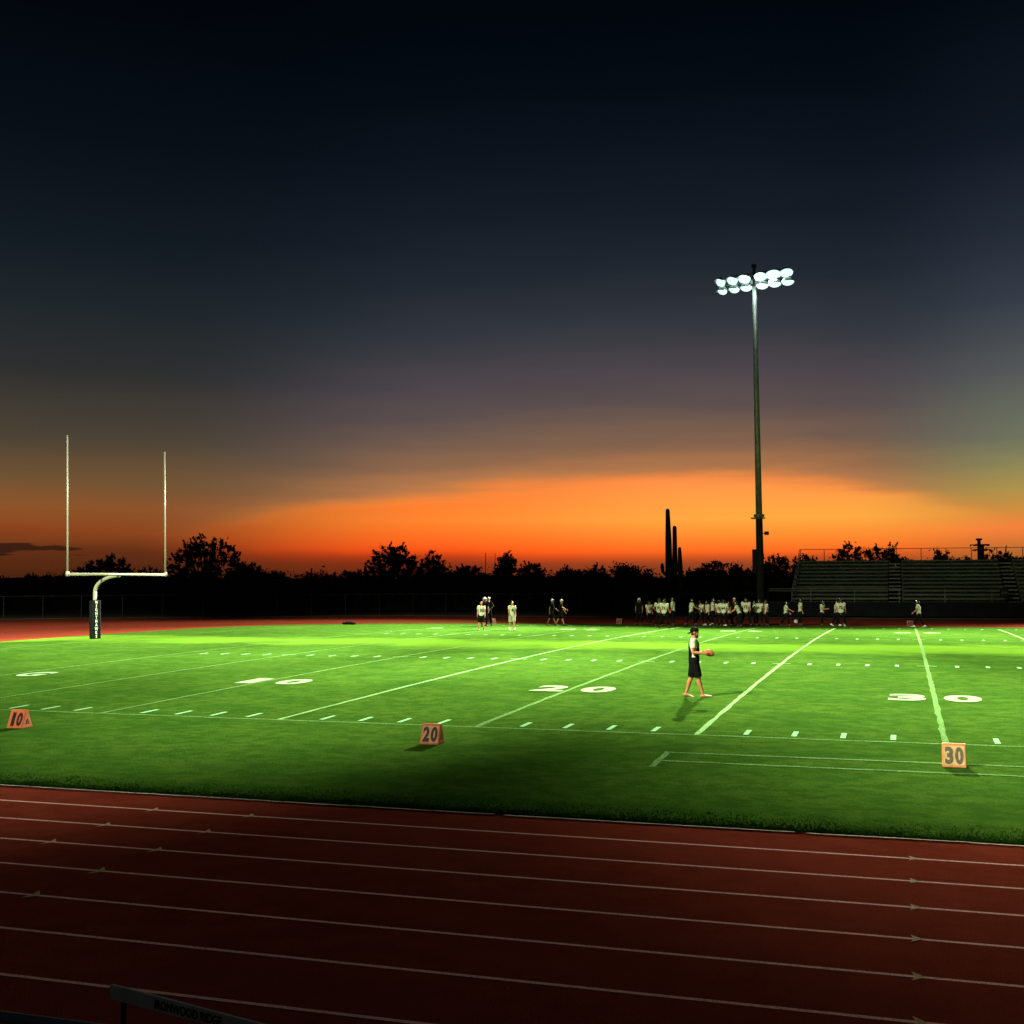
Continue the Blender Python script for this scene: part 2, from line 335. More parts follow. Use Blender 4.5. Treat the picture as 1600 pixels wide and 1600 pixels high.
# grass blades standing in the near turf, thinning with distance
MARK_Y = [-2.47, -3.5]
def blades():
    N = 60000
    u = rng.random(N); y = -8.74+u**2*1.1; x = 12+rng.random(N)*24
    keep = (np.abs(y) > .10)&(np.abs(y+2.50) > .09)&(np.abs(y+3.55) > .09)&~((y > 0)&(np.abs((x+2.5) % 5-2.5) < .13))&~((y > .2)&(y < 1.1)&(np.abs((x+.5) % 1-.5) < .12))
    keep &= ~((y > 7.9)&(y < 10.1)&(np.abs((x+5) % 10-5) < 1.6))
    # patchy: tufts
    ph = np.sin(x*3.1+1.7*np.sin(y*2.3))*np.sin(y*4.7+1.3*np.sin(x*1.9)); keep &= ((ph*.5+rng.random(N)*1.4 > .1)&(rng.random(N) < np.clip((-7.6-y)/1.0, 0, 1)))|(y < -8.4)
    x = x[keep]; y = y[keep]; n = len(x)
    edge = y < -8.45
    h = rng.uniform(.010, .026, n)*np.where(edge, 1.1, 1); w = rng.uniform(.004, .008, n)*(1+np.clip((y+8)/12, 0, 2))
    th = rng.random(n)*2*PI; ln = rng.normal(0, .02, (n, 2)); ln[:, 1] -= np.where(edge, .004, .0)
    X = x*YD; Yy = y*YD; c = .2508*np.maximum(0, 1-((y-26.67)/26.67)**2)*YD
    V = np.zeros((n, 3, 3)); cx_, sx_ = np.cos(th)*w, np.sin(th)*w
    V[:, 0] = np.stack([X-cx_, Yy-sx_, c-.003], -1); V[:, 1] = np.stack([X+cx_, Yy+sx_, c-.003], -1); V[:, 2] = np.stack([X+ln[:, 0], Yy+ln[:, 1], c+h], -1)
    me = bpy.data.meshes.new('grass_blades'); me.vertices.add(3*n); me.vertices.foreach_set('co', V.ravel()); me.loops.add(3*n); me.loops.foreach_set('vertex_index', np.arange(3*n))
    me.polygons.add(n); me.polygons.foreach_set('loop_start', np.arange(0, 3*n, 3)); me.polygons.foreach_set('loop_total', np.full(n, 3)); me.update(); me.validate()
    return link('grass_blades', me, M_BLADE)
struct(blades(), 'stuff')
# ------------------------------------------------------------------ markings
def strip(bm, a, b, w, seg=.5, wob=.012, dz=.008, fade=None):
    a = Vector(a+(0,))*YD; b = Vector(b+(0,))*YD; L = (b-a).length; n = max(1, int(L/(seg*YD))); d = (b-a)/L; s = Vector((-d.y, d.x, 0)); prev = None
    for i in range(n+1):
        p = a+d*L*i/n; p += s*random.gauss(0, wob*.5); ww = w*YD/2*(1+random.uniform(-1, 1)*(.25 if wob else 0))
        if seg >= .9 and not wob: ww = w*YD/2
        q = [bm.verts.new((v.x, v.y, crown(v.x, v.y)+dz)) for v in (p-s*ww, p+s*ww)]
        if prev: bm.faces.new((prev[0], q[0], q[1], prev[1]))
        prev = q
b = BM()
for X in range(0, 75, 5): 
    if X in (0, 5, 10, 20, 30): continue
    strip(b, (X, .05), (X, 53.3), .115)
struct(obj('yard_lines', b, M_LINE))
b = BM()
for X in (0, 5, 10, 20, 30): strip(b, (X, .05), (X, 53.3), .13 if X > 15 else .10)
strip(b, (-12, 0), (74, 0), .10, wob=.03); strip(b, (-10, 53.33), (74, 53.33), .12)
strip(b, (24.86, -2.5), (74, -2.5), .115, wob=.03, seg=.3); strip(b, (24.9, -3.55), (74, -3.55), .11, wob=.03, seg=.3)
strip(b, (-10, 0), (-10, 53.3), .1); strip(b, (24.88, -2.42), (24.95, -4.25), .12, seg=.3)
struct(obj('faded_field_lines', b, M_FAINT))
b = BM()
for X in range(1, 74):
    if X % 5 == 0:
        for hy in (17.78, 35.55): strip(b, (X-.33, hy), (X+.33, hy), .07, wob=0, seg=9)
        continue
    strip(b, (X, .28), (X, .95), .11, wob=0, seg=9)
    strip(b, (X, 17.45), (X, 18.05), .13, wob=0, seg=9); strip(b, (X, 35.2), (X, 35.8), .13, wob=0, seg=9)
    strip(b, (X, 52.4), (X, 53.0), .12, wob=0, seg=9)
struct(obj('hash_marks', b, M_TICK))
def num_sheet(ch, cx_, cy_, flip=False):
    m = text_mesh(ch, 1.0, 0, offset=.045); co = np.array([v.co for v in m.vertices]); mn = co.min(0); mx = co.max(0)
    co[:, 0] = ((co[:, 0]-mn[0])/(mx[0]-mn[0])-.5)*0.96*YD; co[:, 1] = ((co[:, 1]-mn[1])/(mx[1]-mn[1])-.5)*1.5*YD
    if ch == '1': co[:, 0] *= .6
    if flip: co[:, :2] *= -1
    co[:, 0] += cx_*YD; co[:, 1] += cy_*YD
    bm = BM(); bm.from_mesh(m)
    for v, c in zip(bm.verts, co): v.co = (c[0], c[1], 0)
    bmesh.ops.triangulate(bm, faces=bm.faces[:])
    for v in bm.verts: v.co.z = crown(v.co.x, v.co.y)+.014
    bpy.data.meshes.remove(m); me = bpy.data.meshes.new('n'); bm.to_mesh(me); bm.free(); return me
def join_me(name, mes, m):
    bm = BM()
    for me in mes: bm.from_mesh(me); bpy.data.meshes.remove(me)
    return obj(name, bm, m)
for X, txt in ((10, '10'), (20, '20'), (30, '30'), (40, '40'), (0, 'G')):
    if txt == 'G': ms = [num_sheet('G', .9, 8.1)]; far = [num_sheet('G', .3, 44.3, True)]
    else:
        sx = {10: .30, 20: .12}.get(X, 0); ms = [num_sheet(txt[0], X-.70+sx, 7.75), num_sheet(txt[1], X+.70+sx, 7.75)]; far = [num_sheet(txt[0], X+.8, 44.3, True), num_sheet(txt[1], X-.8, 44.3, True)]
    struct(join_me('field_number', ms, M_NUM)); struct(join_me('field_number', far, M_LINE))
b = BM()
for y in (-9.78, -10.83, -11.87, -12.92, -13.96, -14.98, -16.04, -17.12): strip(b, (-12, y), (74, y), .052, wob=0, seg=2, dz=-.009)
struct(obj('lane_lines', b, M_LANE))
b = BM()
def arrow(x, y, L, w, sh=0.0):
    # barbed dart across the lane line
    pts = [(x-L/2, y-w/2), (x-L*.22, y-.02), (x-L/2, y+w/2), (x+L*.1, y+w*.22), (x+L/2, y), (x+L*.1, y-w*.22)]
    vs = [b.verts.new(((px+sh*(py-y))*YD, py*YD, -.006)) for px, py in pts]
    c = b.verts.new((x*YD, y*YD, -.006))
    for i in range(len(vs)): b.faces.new((vs[i], vs[(i+1) % len(vs)], c))
for y in (-9.78, -10.83, -11.87, -12.92, -13.96, -14.98, -16.04): arrow(29.30, y, .11, .22)
for y in (-9.78, -10.83, -11.87, -12.92, -13.96):
    for x in (18.78, 20.36): arrow(x, y, .13, .30)
struct(obj('lane_arrows', b, M_ARROW))
# narrow kerb between turf and track, grown over here and there
b = BM(); x = 0
while x < 74:
    L = random.uniform(2, 7); 
    strip(b, (x, -8.80), (min(74, x+L), -8.78), .05, wob=.01, seg=.4, dz=.004); x += L+random.choice([0, 0, .15, .5])
strip(b, (-12, -4.6), (0, -8.7), .07)
struct(obj('inner_kerb', b, M_KERB))
# concrete walk along the far edge of the track
b = BM(); prev = None
for x in list(np.linspace(-66, -14, 40))+[90]:
    y = outer_y(x); wdt = .7 if x < 8 else .7
    q = [b.verts.new((x*YD, y*YD, .02)), b.verts.new((x*YD, (y+(.6 if x < 0 else 2.2))*YD, .05)), b.verts.new((x*YD, (y+(.6 if x < 0 else 2.2))*YD, -.1))]
    if prev: b.faces.new((prev[0], q[0], q[1], prev[1])); b.faces.new((prev[1], q[1], q[2], prev[2]))
    prev = q
struct(obj('concrete_walk', b, M_CONC))
# far hills
P = np.zeros((2, 160, 3))
for j, a in enumerate(np.linspace(-1.2, .6, 160)):
    h = 3+2*math.sin(a*5+1)**2+2*math.sin(a*17)+rng.random()+(4*math.exp(-((a+.70)/.08)**2))+(7*math.exp(-((a+.385)/.03)**2))
    for i, (r, z) in enumerate(((1900, h), (1700, -3))): P[i, j] = (CX+math.sin(a)*r, CY+math.cos(a)*r, z)
struct(grid_mesh('hills', P, M_HILL))
# ------------------------------------------------------------------ goalposts
def goalpost(loc, rz, label, fat=1.0):
    """local: field side is +x, crossbar along y"""
    t = thing('goalpost', label, 'goalpost', loc, rz)
    b = BM(); rings(b, [(0, 0, 0), (0, 0, 2.35)], [.085, .085], 14)
    pts = [(0, 0, 2.3)]+[(1.40*(1-math.cos(a)), 0, 2.3+.72*math.sin(a)) for a in np.linspace(.15, PI/2, 9)]
    rings(b, pts, [.083]*len(pts), 14); obj('gooseneck', b, M_WHITE, t, True)
    b = BM(); rings(b, [(1.40, -3.62, 3.07), (1.40, 3.62, 3.07)], [.066, .066], 14, side=Vector((1, 0, 0))); obj('crossbar', b, M_WHITE, t, True)
    for y in (-3.56, 3.56):
        b = BM(); rings(b, [(1.40, y, 3.13), (1.40, y, 9.36)], [.042*fat, .036*fat], 12); ball(b, (1.40, y, 9.36), .036, 8); obj('upright', b, M_WHITE, t, True)
        b = BM(); rings(b, [(1.40, y, 2.98), (1.40, y, 3.2)], [.078, .078], 12); obj('upright_clamp', b, M_WHITE, t, True)
    return t
gp = goalpost((-11.66*YD, 26.67*YD, crown(-11.6*YD, 26.67*YD)-.01), 0, 'white football goalpost with a black lettered base pad, nearest on the left')
gp.rotation_euler.y = -.026
b = BM(); box(b, (0, 0, .93), (.42, .42, 1.86), bev=.05); pad = obj('base_pad', b, M_PADD, gp)
pad.rotation_euler.z = math.radians(-27)
m = BM()
for i, ch in enumerate('NIGHTHAWKS'):
    tm = text_mesh(ch, .205, .003, offset=.003); q = BM(); q.from_mesh(tm); bpy.data.meshes.remove(tm)
    bmesh.ops.scale(q, vec=(.72 if ch != 'I' else 1.3, 1, 1), verts=q.verts)
    bmesh.ops.transform(q, matrix=Matrix.Translation((.215, -.03, 1.76-i*.182)) @ Matrix.Rotation(PI/2, 4, 'Z') @ Matrix.Rotation(PI/2, 4, 'X'), verts=q.verts)
    tmp = bpy.data.meshes.new('x'); q.to_mesh(tmp); q.free(); m.from_mesh(tmp); bpy.data.meshes.remove(tmp)
obj('lettering', m, M_STRIP, pad)
fp = at_y(766, 904, 205)
g2 = goalpost((fp.x-1.3, 205, -.1), math.radians(0), 'distant goalpost whose two thin uprights rise above the scrub', 2.0); g2.scale = (.95, .82, .92)
# ------------------------------------------------------------------ floodlight towers
def head(bm_h, bm_l, c, yaw, tilt, r=.36, seg=16):
    M = Matrix.Translation(c) @ Matrix.Rotation(yaw, 4, 'Z') @ Matrix.Rotation(tilt, 4, 'X') @ Matrix.Diagonal((1.2, 1, .88, 1))     # faces -y locally
    n0 = len(bm_h.verts); rings(bm_h, [(0, .40, 0), (0, .30, 0), (0, .12, 0), (0, 0, 0), (0, -.05, 0)], [.09, .16, r*.86, r, r], seg, side=Vector((1, 0, 0)))
    # visor: an open half hood above the glass
    prev = None
    for k in range(13):
        a = PI*k/12; x, z = math.cos(a)*r*1.02, math.sin(a)*r*1.02
        q = [bm_h.verts.new((x, -.04, z)), bm_h.verts.new((x, -.04-.34*math.sin(a)**.5, z*1.02)), bm_h.verts.new((x*1.03, -.04-.34*math.sin(a)**.5, z*1.05)), bm_h.verts.new((x*1.03, -.04, z*1.05))]
        if prev:
            for j in range(4): bm_h.faces.new((prev[j], q[j], q[(j+1) % 4], prev[(j+1) % 4]))
        prev = q
    vs = list(bm_h.verts)[n0:]; bmesh.ops.transform(bm_h, matrix=M, verts=vs)
    n0 = len(bm_l.verts); ball(bm_l, (0, -.03, 0), (r*.99, .24, r*.99), 14); vs = list(bm_l.verts)[n0:]; bmesh.ops.transform(bm_l, matrix=M, verts=vs)
def light_tower(loc, rz, H, label, group=None, lens=M_LENS):
    t = thing('floodlight_tower', label, 'light tower', loc, rz, group)
    b = BM(); rings(b, [(0, 0, 0), (0, 0, 8.0)], [.33, .27], 18); obj('pole_base', b, M_RUST, t, True)
    b = BM(); rings(b, [(0, 0, 7.6), (0, 0, 16), (0, 0, H-.4)], [.26, .225, .17], 18); obj('pole', b, M_STEEL, t, True)
    b = BM(); rings(b, [(0, 0, H-.5), (0, 0, H+1.15)], [.15, .11], 10); box(b, (0, 0, H+1.25), (.34, .3, .34), bev=.03)
    for s in (-1, 1): box(b, (s*1.25, .12, H+.72), (2.3, .07, .07)); box(b, (s*2.3, .12, H+.55), (.08, .08, .4))
    obj('top_mast', b, M_DARKM, t)
    b = BM(); rings(b, [(0, 0, 7.86), (0, 0, 8.06)], [.42, .42], 18); box(b, (-.05, -.1, 7.76), (.95, .7, .1)); obj('service_ring', b, M_WHITE, t)
    b = BM(); box(b, (-.40, -.05, 4.35), (.30, .42, 1.9), bev=.03); obj('control_cabinet', b, M_DARKM, t)
    b = BM(); box(b, (.36, 0, 6.55), (.3, .05, .06)); box(b, (.60, -.02, 6.55), (.30, .30, .27), bev=.03); obj('loudspeaker', b, M_DARKM, t)
    b = BM(); box(b, (0, 0, H), (6.0, .12, .12)); box(b, (0, .1, H), (.5, .4, .3)); obj('crossarm', b, M_HOUSE, t)
    for row, z in ((0, .33), (1, -.38)):
        for i, x in enumerate((-2.75, -1.75, -.75, .62, 1.65, 2.70)):
            h = BM(); l = BM(); head(h, l, (x+(.12 if row else 0), -.12, H+z), math.radians((-34, -22, -8, 6, 20, 34)[i]), math.radians(30 if row == 0 else 50), (.45, .42)[row]+(.05 if i == 4 and row == 0 else 0))
            box(h, (x, 0, H+z*.42), (.07, .07, .34))
            ho = obj('lamp_head', h, M_HOUSE, t, True); obj('lamp_glass', l, lens, ho, True)
    return t
tw = light_tower((TW.x, TW.y, 0), math.radians(-13), TOPZ, 'tall floodlight tower glowing at its top, at the end of the far bleachers')
tw.rotation_euler.y = -.0075
# a pair of small unlit towers of another field
M_LENSOFF = mat('unlit_lamp_glass', (.03, .03, .03), .3)
def far_tower(px, top, dist, label, arms):
    p = at_y(px, 904, dist); H = at_y(px, top, dist).z
    t = thing('light_pole', label, 'light pole', (p.x, p.y, -.1))
    k = dist/200.0
    b = BM(); rings(b, [(0, 0, 0), (0, 0, H)], [.42*k, .30*k], 8); obj('pole', b, M_DARKM, t)
    for z, w in arms:
        b = BM(); box(b, (0, 0, H-z*k), (w*k, .15, .16*k))
        for i in range(6): box(b, ((i/5-.5)*w*k*.94, -.2, H-z*k-.12*k), (.28*k, .3, .3*k))
        obj('crossarm', b, M_DARKM, t)
    return t
far_tower(1531, 841, 200, 'small unlit light pole beyond the bleachers, nearer of two', [(-.0, .9), (1.1, 3.1), (2.0, 2.2)])
far_tower(1536, 850, 230, 'small unlit light pole beyond the bleachers, partly behind its twin', [(0, 2.4), (.9, 2.6)])
# ------------------------------------------------------------------ bleachers
bx0, bx1 = 18.35, 46.0; by = 70.2
bl = thing('bleachers', 'long aluminium spectator bleachers behind the far track', 'bleachers', (bx0, by, 0))
L = bx1-bx0; b = BM(); r_ = BM()
secs = [(0, 7.3), (8.35, 15.9), (17.0, 27.6)]
for i in range(11):
    z = 1.18+i*.305; y = .25+i*.68
    for a, c in secs:
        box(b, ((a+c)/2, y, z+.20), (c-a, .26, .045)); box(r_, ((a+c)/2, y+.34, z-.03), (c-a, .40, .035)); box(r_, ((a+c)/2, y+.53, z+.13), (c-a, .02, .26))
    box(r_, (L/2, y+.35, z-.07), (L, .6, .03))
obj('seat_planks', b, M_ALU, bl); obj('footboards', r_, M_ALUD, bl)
for x in (7.82, 16.45):
    b = BM()
    for i in range(11): box(b, (x, .3+i*.68, 1.12+i*.305), (.9, .69, .12))
    obj('aisle_steps', b, M_ALU, bl)
b = BM()
for x in np.arange(0, L+.1, 1.9):
    for i in range(0, 11, 2): box(b, (x, .35+i*.68, (1.0+i*.305)/2), (.06, .06, 1.0+i*.305))
    box(b, (x, .2, 1.0), (.05, .05, .4))
for i in range(0, 11, 2): box(b, (L/2, .35+i*.68, .9+i*.305), (L, .08, .08))
box(b, (L/2, 3.8, .3), (L, .06, .06))
for x in np.arange(0, L+.1, 1.9): box(b, (x, 3.8, .34), (.05, 7.2, .05))
obj('understructure', b, M_DARKM, bl)
b = BM(); zt = 1.18+10*.305; yb = 7.75
for x in np.arange(0.05, L, 1.98): box(b, (x, yb, zt+.5), (.055, .055, 1.5))
for z in (zt+1.24,): rings(b, [(0, yb, z), (L, yb, z)], [.028, .028], 6)
obj('back_railing', b, M_DARKM, bl)
b = BM()
for x in np.arange(0.05, L, .16): rings(b, [(x, yb, zt), (x+.9, yb, zt+1.24)], [.0035, .0035], 3); rings(b, [(x+.9, yb, zt), (x, yb, zt+1.24)], [.0035, .0035], 3)
obj('back_mesh', b, M_DARKM, bl)
b = BM()
for k in (0, 1): rings(b, [(-.04, .0, 1.5+k*.5), (-.04, yb, zt+.72+k*.5)], [.03, .03], 6)
for i in range(8): box(b, (-.04, i*1.1, (1.6+i*.435)), (.05, .05, 1.0))
obj('side_railing', b, M_ALU, bl)
b = BM(); zf = 2.17
rings(b, [(-1.9, -.25, zf), (8.4, -.25, zf)], [.035, .035], 8, side=Vector((0, 0, 1))); rings(b, [(-1.9, -.25, zf-.16), (.2, -.25, zf-.16)], [.03, .03], 8)
rings(b, [(-1.9, -.25, 1.12), (L, -.25, 1.12)], [.028, .028], 8)
for x in np.arange(-1.9, L, 3.35): box(b, (x, -.25, 1.58), (.05, .05, 1.2))
obj('front_railing', b, M_ALU, bl)
b = BM(); box(b, (-1.0, .4, 1.05), (1.8, 1.2, .08)); obj('entry_platform', b, M_ALUD, bl)
# sign on the front railing
sg = thing('railing_sign', 'small black sign with pale lettering on the bleacher front railing', 'sign', (at_y(1569, 926, by-.35).x, by-.36, 1.9))
b = BM(); box(b, (0, 0, 0), (.62, .03, .66), bev=.01); obj('panel', b, M_DARKM, sg)
b = BM()
for k, x in enumerate((-.14, -.02, .12)): box(b, (x, -.02, -.05+.02*(k % 2)), (.08, .01, .20)); box(b, (x+.02, -.021, .02), (.11, .01, .045))
obj('lettering', b, mat('dull_grey_letters', (.16, .16, .15), .7), sg)
# ------------------------------------------------------------------ fences
fy = 69.2
fn = thing('windscreen_fence', 'low black windscreen fence between the far track and the bleachers', 'fence', (TW.x+.5, fy, 0))
b = BM(); L2 = 32; prev = None
for i, x in enumerate(np.arange(0, L2, .25)):
    q = [b.verts.new((x, .03*math.sin(x*2.1)+.01*math.sin(x*9), z)) for z in (.06, .55, 1.08)]
    if prev:
        for j in (0, 1): b.faces.new((prev[j], q[j], q[j+1], prev[j+1]))
    prev = q
obj('fabric', b, M_SCREEN, fn)
for x in np.arange(0, L2, 3.0):
    b = BM(); rings(b, [(x, .06, 0), (x, .06, 1.16)], [.03, .03], 8); obj('post', b, M_DARKM, fn)
b = BM(); rings(b, [(0, .06, 1.14), (L2, .06, 1.14)], [.024, .024], 8); obj('top_rail', b, M_DARKM, fn)
# chain link fence round the bend and along the far side
pl = [(-74, 16.5), (-66, 31.5), (-58, 43.5), (-50, 52.7), (-40, 60), (-28, 66.5), (-14, 72.8), (17.2, 75.8)]
pl = [Vector((x*YD, y*YD, 0)) for x, y in pl]
cf = thing('chain_link_fence', 'dark chain link fence running behind the far track to the tower', 'fence', (0, 0, 0))
br = BM(); bw = BM(); PP = []
for a, c in zip(pl, pl[1:]):
    n = max(1, round((c-a).length/3.0))
    for i in range(n): PP.append(a+(c-a)*i/n)
PP.append(pl[-1]); HF = 1.8
for p in PP:
    bp = BM(); rings(bp, [p, p+Vector((0, 0, HF))], [.03, .03], 6); obj('post', bp, M_DARKM, cf)
for a, c in zip(PP, PP[1:]):
    rings(br, [a+Vector((0, 0, HF)), c+Vector((0, 0, HF))], [.022, .022], 6, side=Vector((0, 0, 1)), caps=False)
    n = 14
    for i in range(n):
        u = a+(c-a)*i/n; v = a+(c-a)*min(1, (i+6)/n) if i+6 <= n else c; hh = HF*min(1, (n-i)/6)
        rings(bw, [u, u.lerp(v, 1)+Vector((0, 0, hh))], [.003, .003], 3); rings(bw, [u+Vector((0, 0, HF)), v+Vector((0, 0, HF-hh))], [.003, .003], 3)
obj('top_rail', br, M_DARKM, cf); obj('wire_mesh', bw, M_DARKM, cf)
# ------------------------------------------------------------------ trees and cacti
def leaves(centres, n_each, spread, size, flat=.8):
    C_ = np.array(centres); cnt = np.full(len(C_), n_each) if np.ndim(n_each) == 0 else np.asarray(n_each); n = int(cnt.sum())
    c = np.repeat(C_, cnt, 0); spread = np.repeat(np.asarray(spread), cnt) if np.ndim(spread) else np.full(n, spread)
    d = rng.normal(0, 1, (n, 3)); d /= np.linalg.norm(d, axis=1)[:, None]; r = np.abs(rng.normal(0, .75, n))
    p = c+d*(r*spread)[:, None]*np.array([1, 1, flat])
    a = rng.normal(0, 1, (n, 3)); a /= np.linalg.norm(a, axis=1)[:, None]; q = np.cross(a, rng.normal(0, 1, (n, 3))); q /= np.linalg.norm(q, axis=1)[:, None]
    s = size*rng.uniform(.6, 1.5, n)[:, None]
    V = np.stack([p-a*s, p+q*s*.42, p+a*s, p-q*s*.42], 1)
    me = bpy.data.meshes.new('crown'); me.from_pydata(V.reshape(-1, 3).tolist(), [], np.arange(4*n).reshape(-1, 4).tolist()); return me
def tree(px, top, hw, dist, label, seed, cat='tree', bark=M_BARK, trunk_r=.16, base=.28, n_each=80, leaf=.13, group='trees behind the far fence', shape='mesquite', name='desert_tree'):
    rr = random.Random(seed); p = at_y(px, 904, dist); H = at_y(px, top, dist).z*1.02+.25; depth = (Vector(p)-CAM).dot(FW); w = hw/F*depth*1.12
    t = thing(name, label, cat, (p.x, p.y, -.1), 0, group)
    b = BM(); cs = []; sp_ = []; ct = []; fork = H*base*.55
    lean = Vector((rr.uniform(-.3, .3), rr.uniform(-.2, .2), 0)); f = lean+Vector((0, 0, fork))
    rings(b, [(0, 0, -.3), lean*.4+Vector((0, 0, fork*.5)), f], [trunk_r*1.4, trunk_r*1.05, trunk_r], 8)
    nb = 7+int(w*2.2)
    for i in range(nb):
        a = 2*PI*i/nb+rr.uniform(-.3, .3); rad = w*rr.uniform(.25, .80)
        zt_ = H*(.55+.40*math.sqrt(max(0, 1-(rad/w)**2))*rr.uniform(.75, 1.0)) if i > 1 else H*.93
        if i < 2: rad = w*rr.uniform(.0, .35)
        e = Vector((math.cos(a)*rad, math.sin(a)*rad*.8, zt_)); mid = f.lerp(e, .5)+Vector((rr.uniform(-.2, .2), rr.uniform(-.2, .2), rr.uniform(-.1, .3)))
        rings(b, [f, mid, e], [trunk_r*.6, trunk_r*.35, trunk_r*.12], 5)
    ph = [rr.uniform(0, 6.28) for _ in range(4)]
    def env(a, q): return H*(.42+.55*math.sqrt(max(0, 1-q*q)))*(.88+.07*math.sin(3*a+ph[0]+4*q)+.06*math.sin(7*a+ph[1]+9*q))
    for k in range(int(70+w*34)):
        a = rr.uniform(0, 2*PI); q = math.sqrt(rr.random()); z = env(a, q)-abs(rr.gauss(0, .20*H)) if k % 3 else env(a, q)*rr.uniform(.93, 1.02)
        cs.append(Vector((math.cos(a)*q*w, math.sin(a)*q*w*.8, max(z, H*base*.8)))); sp_.append(rr.uniform(.16, .36)*(1+w*.06)); ct.append(n_each//2)
    for k in range(int(26+w*9)):      # fine shoots that feather the outline
        a = rr.uniform(0, 2*PI); q = math.sqrt(rr.random()); p0 = Vector((math.cos(a)*q*w, math.sin(a)*q*w*.8, env(a, q)*.97))
        d = Vector((math.cos(a)*q*.8+rr.gauss(0, .3), rr.gauss(0, .3), rr.uniform(.4, 1))).normalized(); ln = rr.uniform(.2, .75)
        for f_ in (.25, .5, .75, 1.0): cs.append(p0+d*ln*f_); sp_.append(.11*(1.3-f_)); ct.append(9)
    obj('trunk', b, bark, t, True)
    me = leaves([tuple(c) for c in cs], ct, sp_, leaf); link('crown', me, M_FOL, t)
    return t
TREES = [
 (60, 900, 55, 112, 'low dark tree at the far left edge, left of the goalpost', .3), (163, 868, 46, 96, 'ragged tree framed between the two uprights of the near goalpost', .35),
 (234, 888, 30, 100, 'low round tree just left of the right upright', .3), (322, 838, 60, 88, 'largest mesquite tree, right of the near goalpost, with a pale trunk', .36),
 (388, 878, 30, 90, 'small tree against the right flank of the largest mesquite', .3), (430, 893, 26, 98, 'low tree between the largest mesquite and the tiny saguaro', .3),
 (545, 892, 36, 96, 'low sloping tree at the left foot of the broad twin-lobed tree', .3), (616, 850, 44, 92, 'broad tree with sky gaps, tallest near the middle left', .34),
 (676, 862, 24, 94, 'narrower tree touching the right side of the broad middle tree', .3), (728, 883, 28, 96, 'low tree left of the distant thin uprights', .3),
 (790, 866, 20, 94, 'spiky-topped tree just right of the distant thin uprights', .3), (832, 877, 22, 96, 'rounded tree right of the spiky-topped tree', .3),
 (888, 886, 24, 98, 'low flat tree above the pair of walking coaches', .3), (928, 884, 24, 99, 'low flat tree midway between the coaches and the saguaros', .3),
 (978, 884, 22, 100, 'small tree left of the tall saguaro', .3), (1084, 889, 18, 96, 'small tree just right of the short saguaro', .3),
 (1114, 875, 24, 94, 'domed tree midway between the saguaros and the tower', .3), (1152, 883, 20, 94, 'sparse tree touching the left side of the tower', .3),
 (1214, 867, 40, 96, 'dense tree just right of the tower, at the bleacher end', .3), (1264, 866, 20, 98, 'small tree behind the left corner of the bleachers', .3),
 (1333, 850, 40, 98, 'large tree behind the bleacher railing, left lobe', .34), (1384, 847, 30, 99, 'large tree behind the bleacher railing, right lobe', .34),
 (1415, 874, 20, 102, 'low tree at the right foot of the large railing tree', .3), (1470, 861, 30, 100, 'boxy tree behind the railing left of the small light poles', .3),
 (1510, 872, 22, 105, 'low tree at the left foot of the small light poles', .3), (1562, 859, 34, 100, 'tree behind the railing right of the small light poles', .3), (1594, 864, 28, 96, 'dark tree at the far right edge of the bleachers', .3)]
M_PALEB = mat('pale_bark', (.30, .24, .15), .9, var=.3, scale=5, bump=.5)
for i, (px, top, hw, d, lab, bs) in enumerate(TREES):
    big = hw >= 44
    tree(px, top, hw, d, lab, 100+i*7, base=bs, n_each=95 if not big else 105, bark=M_PALEB if 'pale trunk' in lab else M_BARK, trunk_r=.26 if 'pale trunk' in lab else .15, leaf=.12 if not big else .14)
# the belt of scrub beneath them that nobody could count
cs = []; sp_ = []
for k in range(900):
    px = random.uniform(-60, 1700); d = random.uniform(78, 108); p = at_y(px, 904, d)
    if px > 1200: d = random.uniform(84, 108); p = at_y(px, 904, d)
    h = 3.15+.35*math.sin(px*.021)+.35*math.sin(px*.063+2)+random.uniform(-.7, .45)
    if px < 130: h -= .5
    if px > 1230: h -= .4
    for z in list(np.arange(.3, h-.4, .7))+[h]: cs.append((p.x+random.gauss(0, .4), p.y, z)); sp_.append(random.uniform(.5, .8))
me = leaves(cs, 34, sp_, .17); struct(link('scrub', me, M_FOL), 'stuff')
def cactus(px, top, dist, r, arms, label, cat='cactus'):
    p = at_y(px, 904, dist); H = at_y(px, top, dist).z
    t = thing('saguaro_cactus', label, cat, (p.x, p.y, -.1))
    def ribbed(pts, rads, name):
        b = BM(); n0 = 0; rings(b, pts, rads, 24, side=Vector((1, 0, 0)), round_ends=True)
        b.verts.ensure_lookup_table()
        obj(name, b, M_CACT, t, True)
    ribbed([(0, 0, -.2), (.02, 0, H*.4), (0, 0, H*.7), (-.03*r/.18, 0, H-r*.6)], [r*.9, r*1.1, r*.95, r*.62], 'trunk')
    for (x, z0, z1, ra) in arms:
        ribbed([(0, 0, z0), (x*.55, 0, z0+abs(x)*.18), (x*.9, 0, z0+abs(x)*.55), (x*1.0, 0, z0+abs(x)*1.3), (x*1.0, 0, z1-ra*.6)] if z1-z0 > abs(x)*1.4 else [(0, 0, z0), (x*.6, 0, z0+.25*abs(x)), (x, 0, z1-ra)], [ra*.9]*3+[ra*1.05, ra*.75] if z1-z0 > abs(x)*1.4 else [ra]*3, 'arm')
    return t
cactus(1045, 793, 80.5, .30, [(.58, 3.1, 7.9, .25), (-.60, 3.4, 4.5, .17)], 'tall saguaro with two arms in front of the sunset')
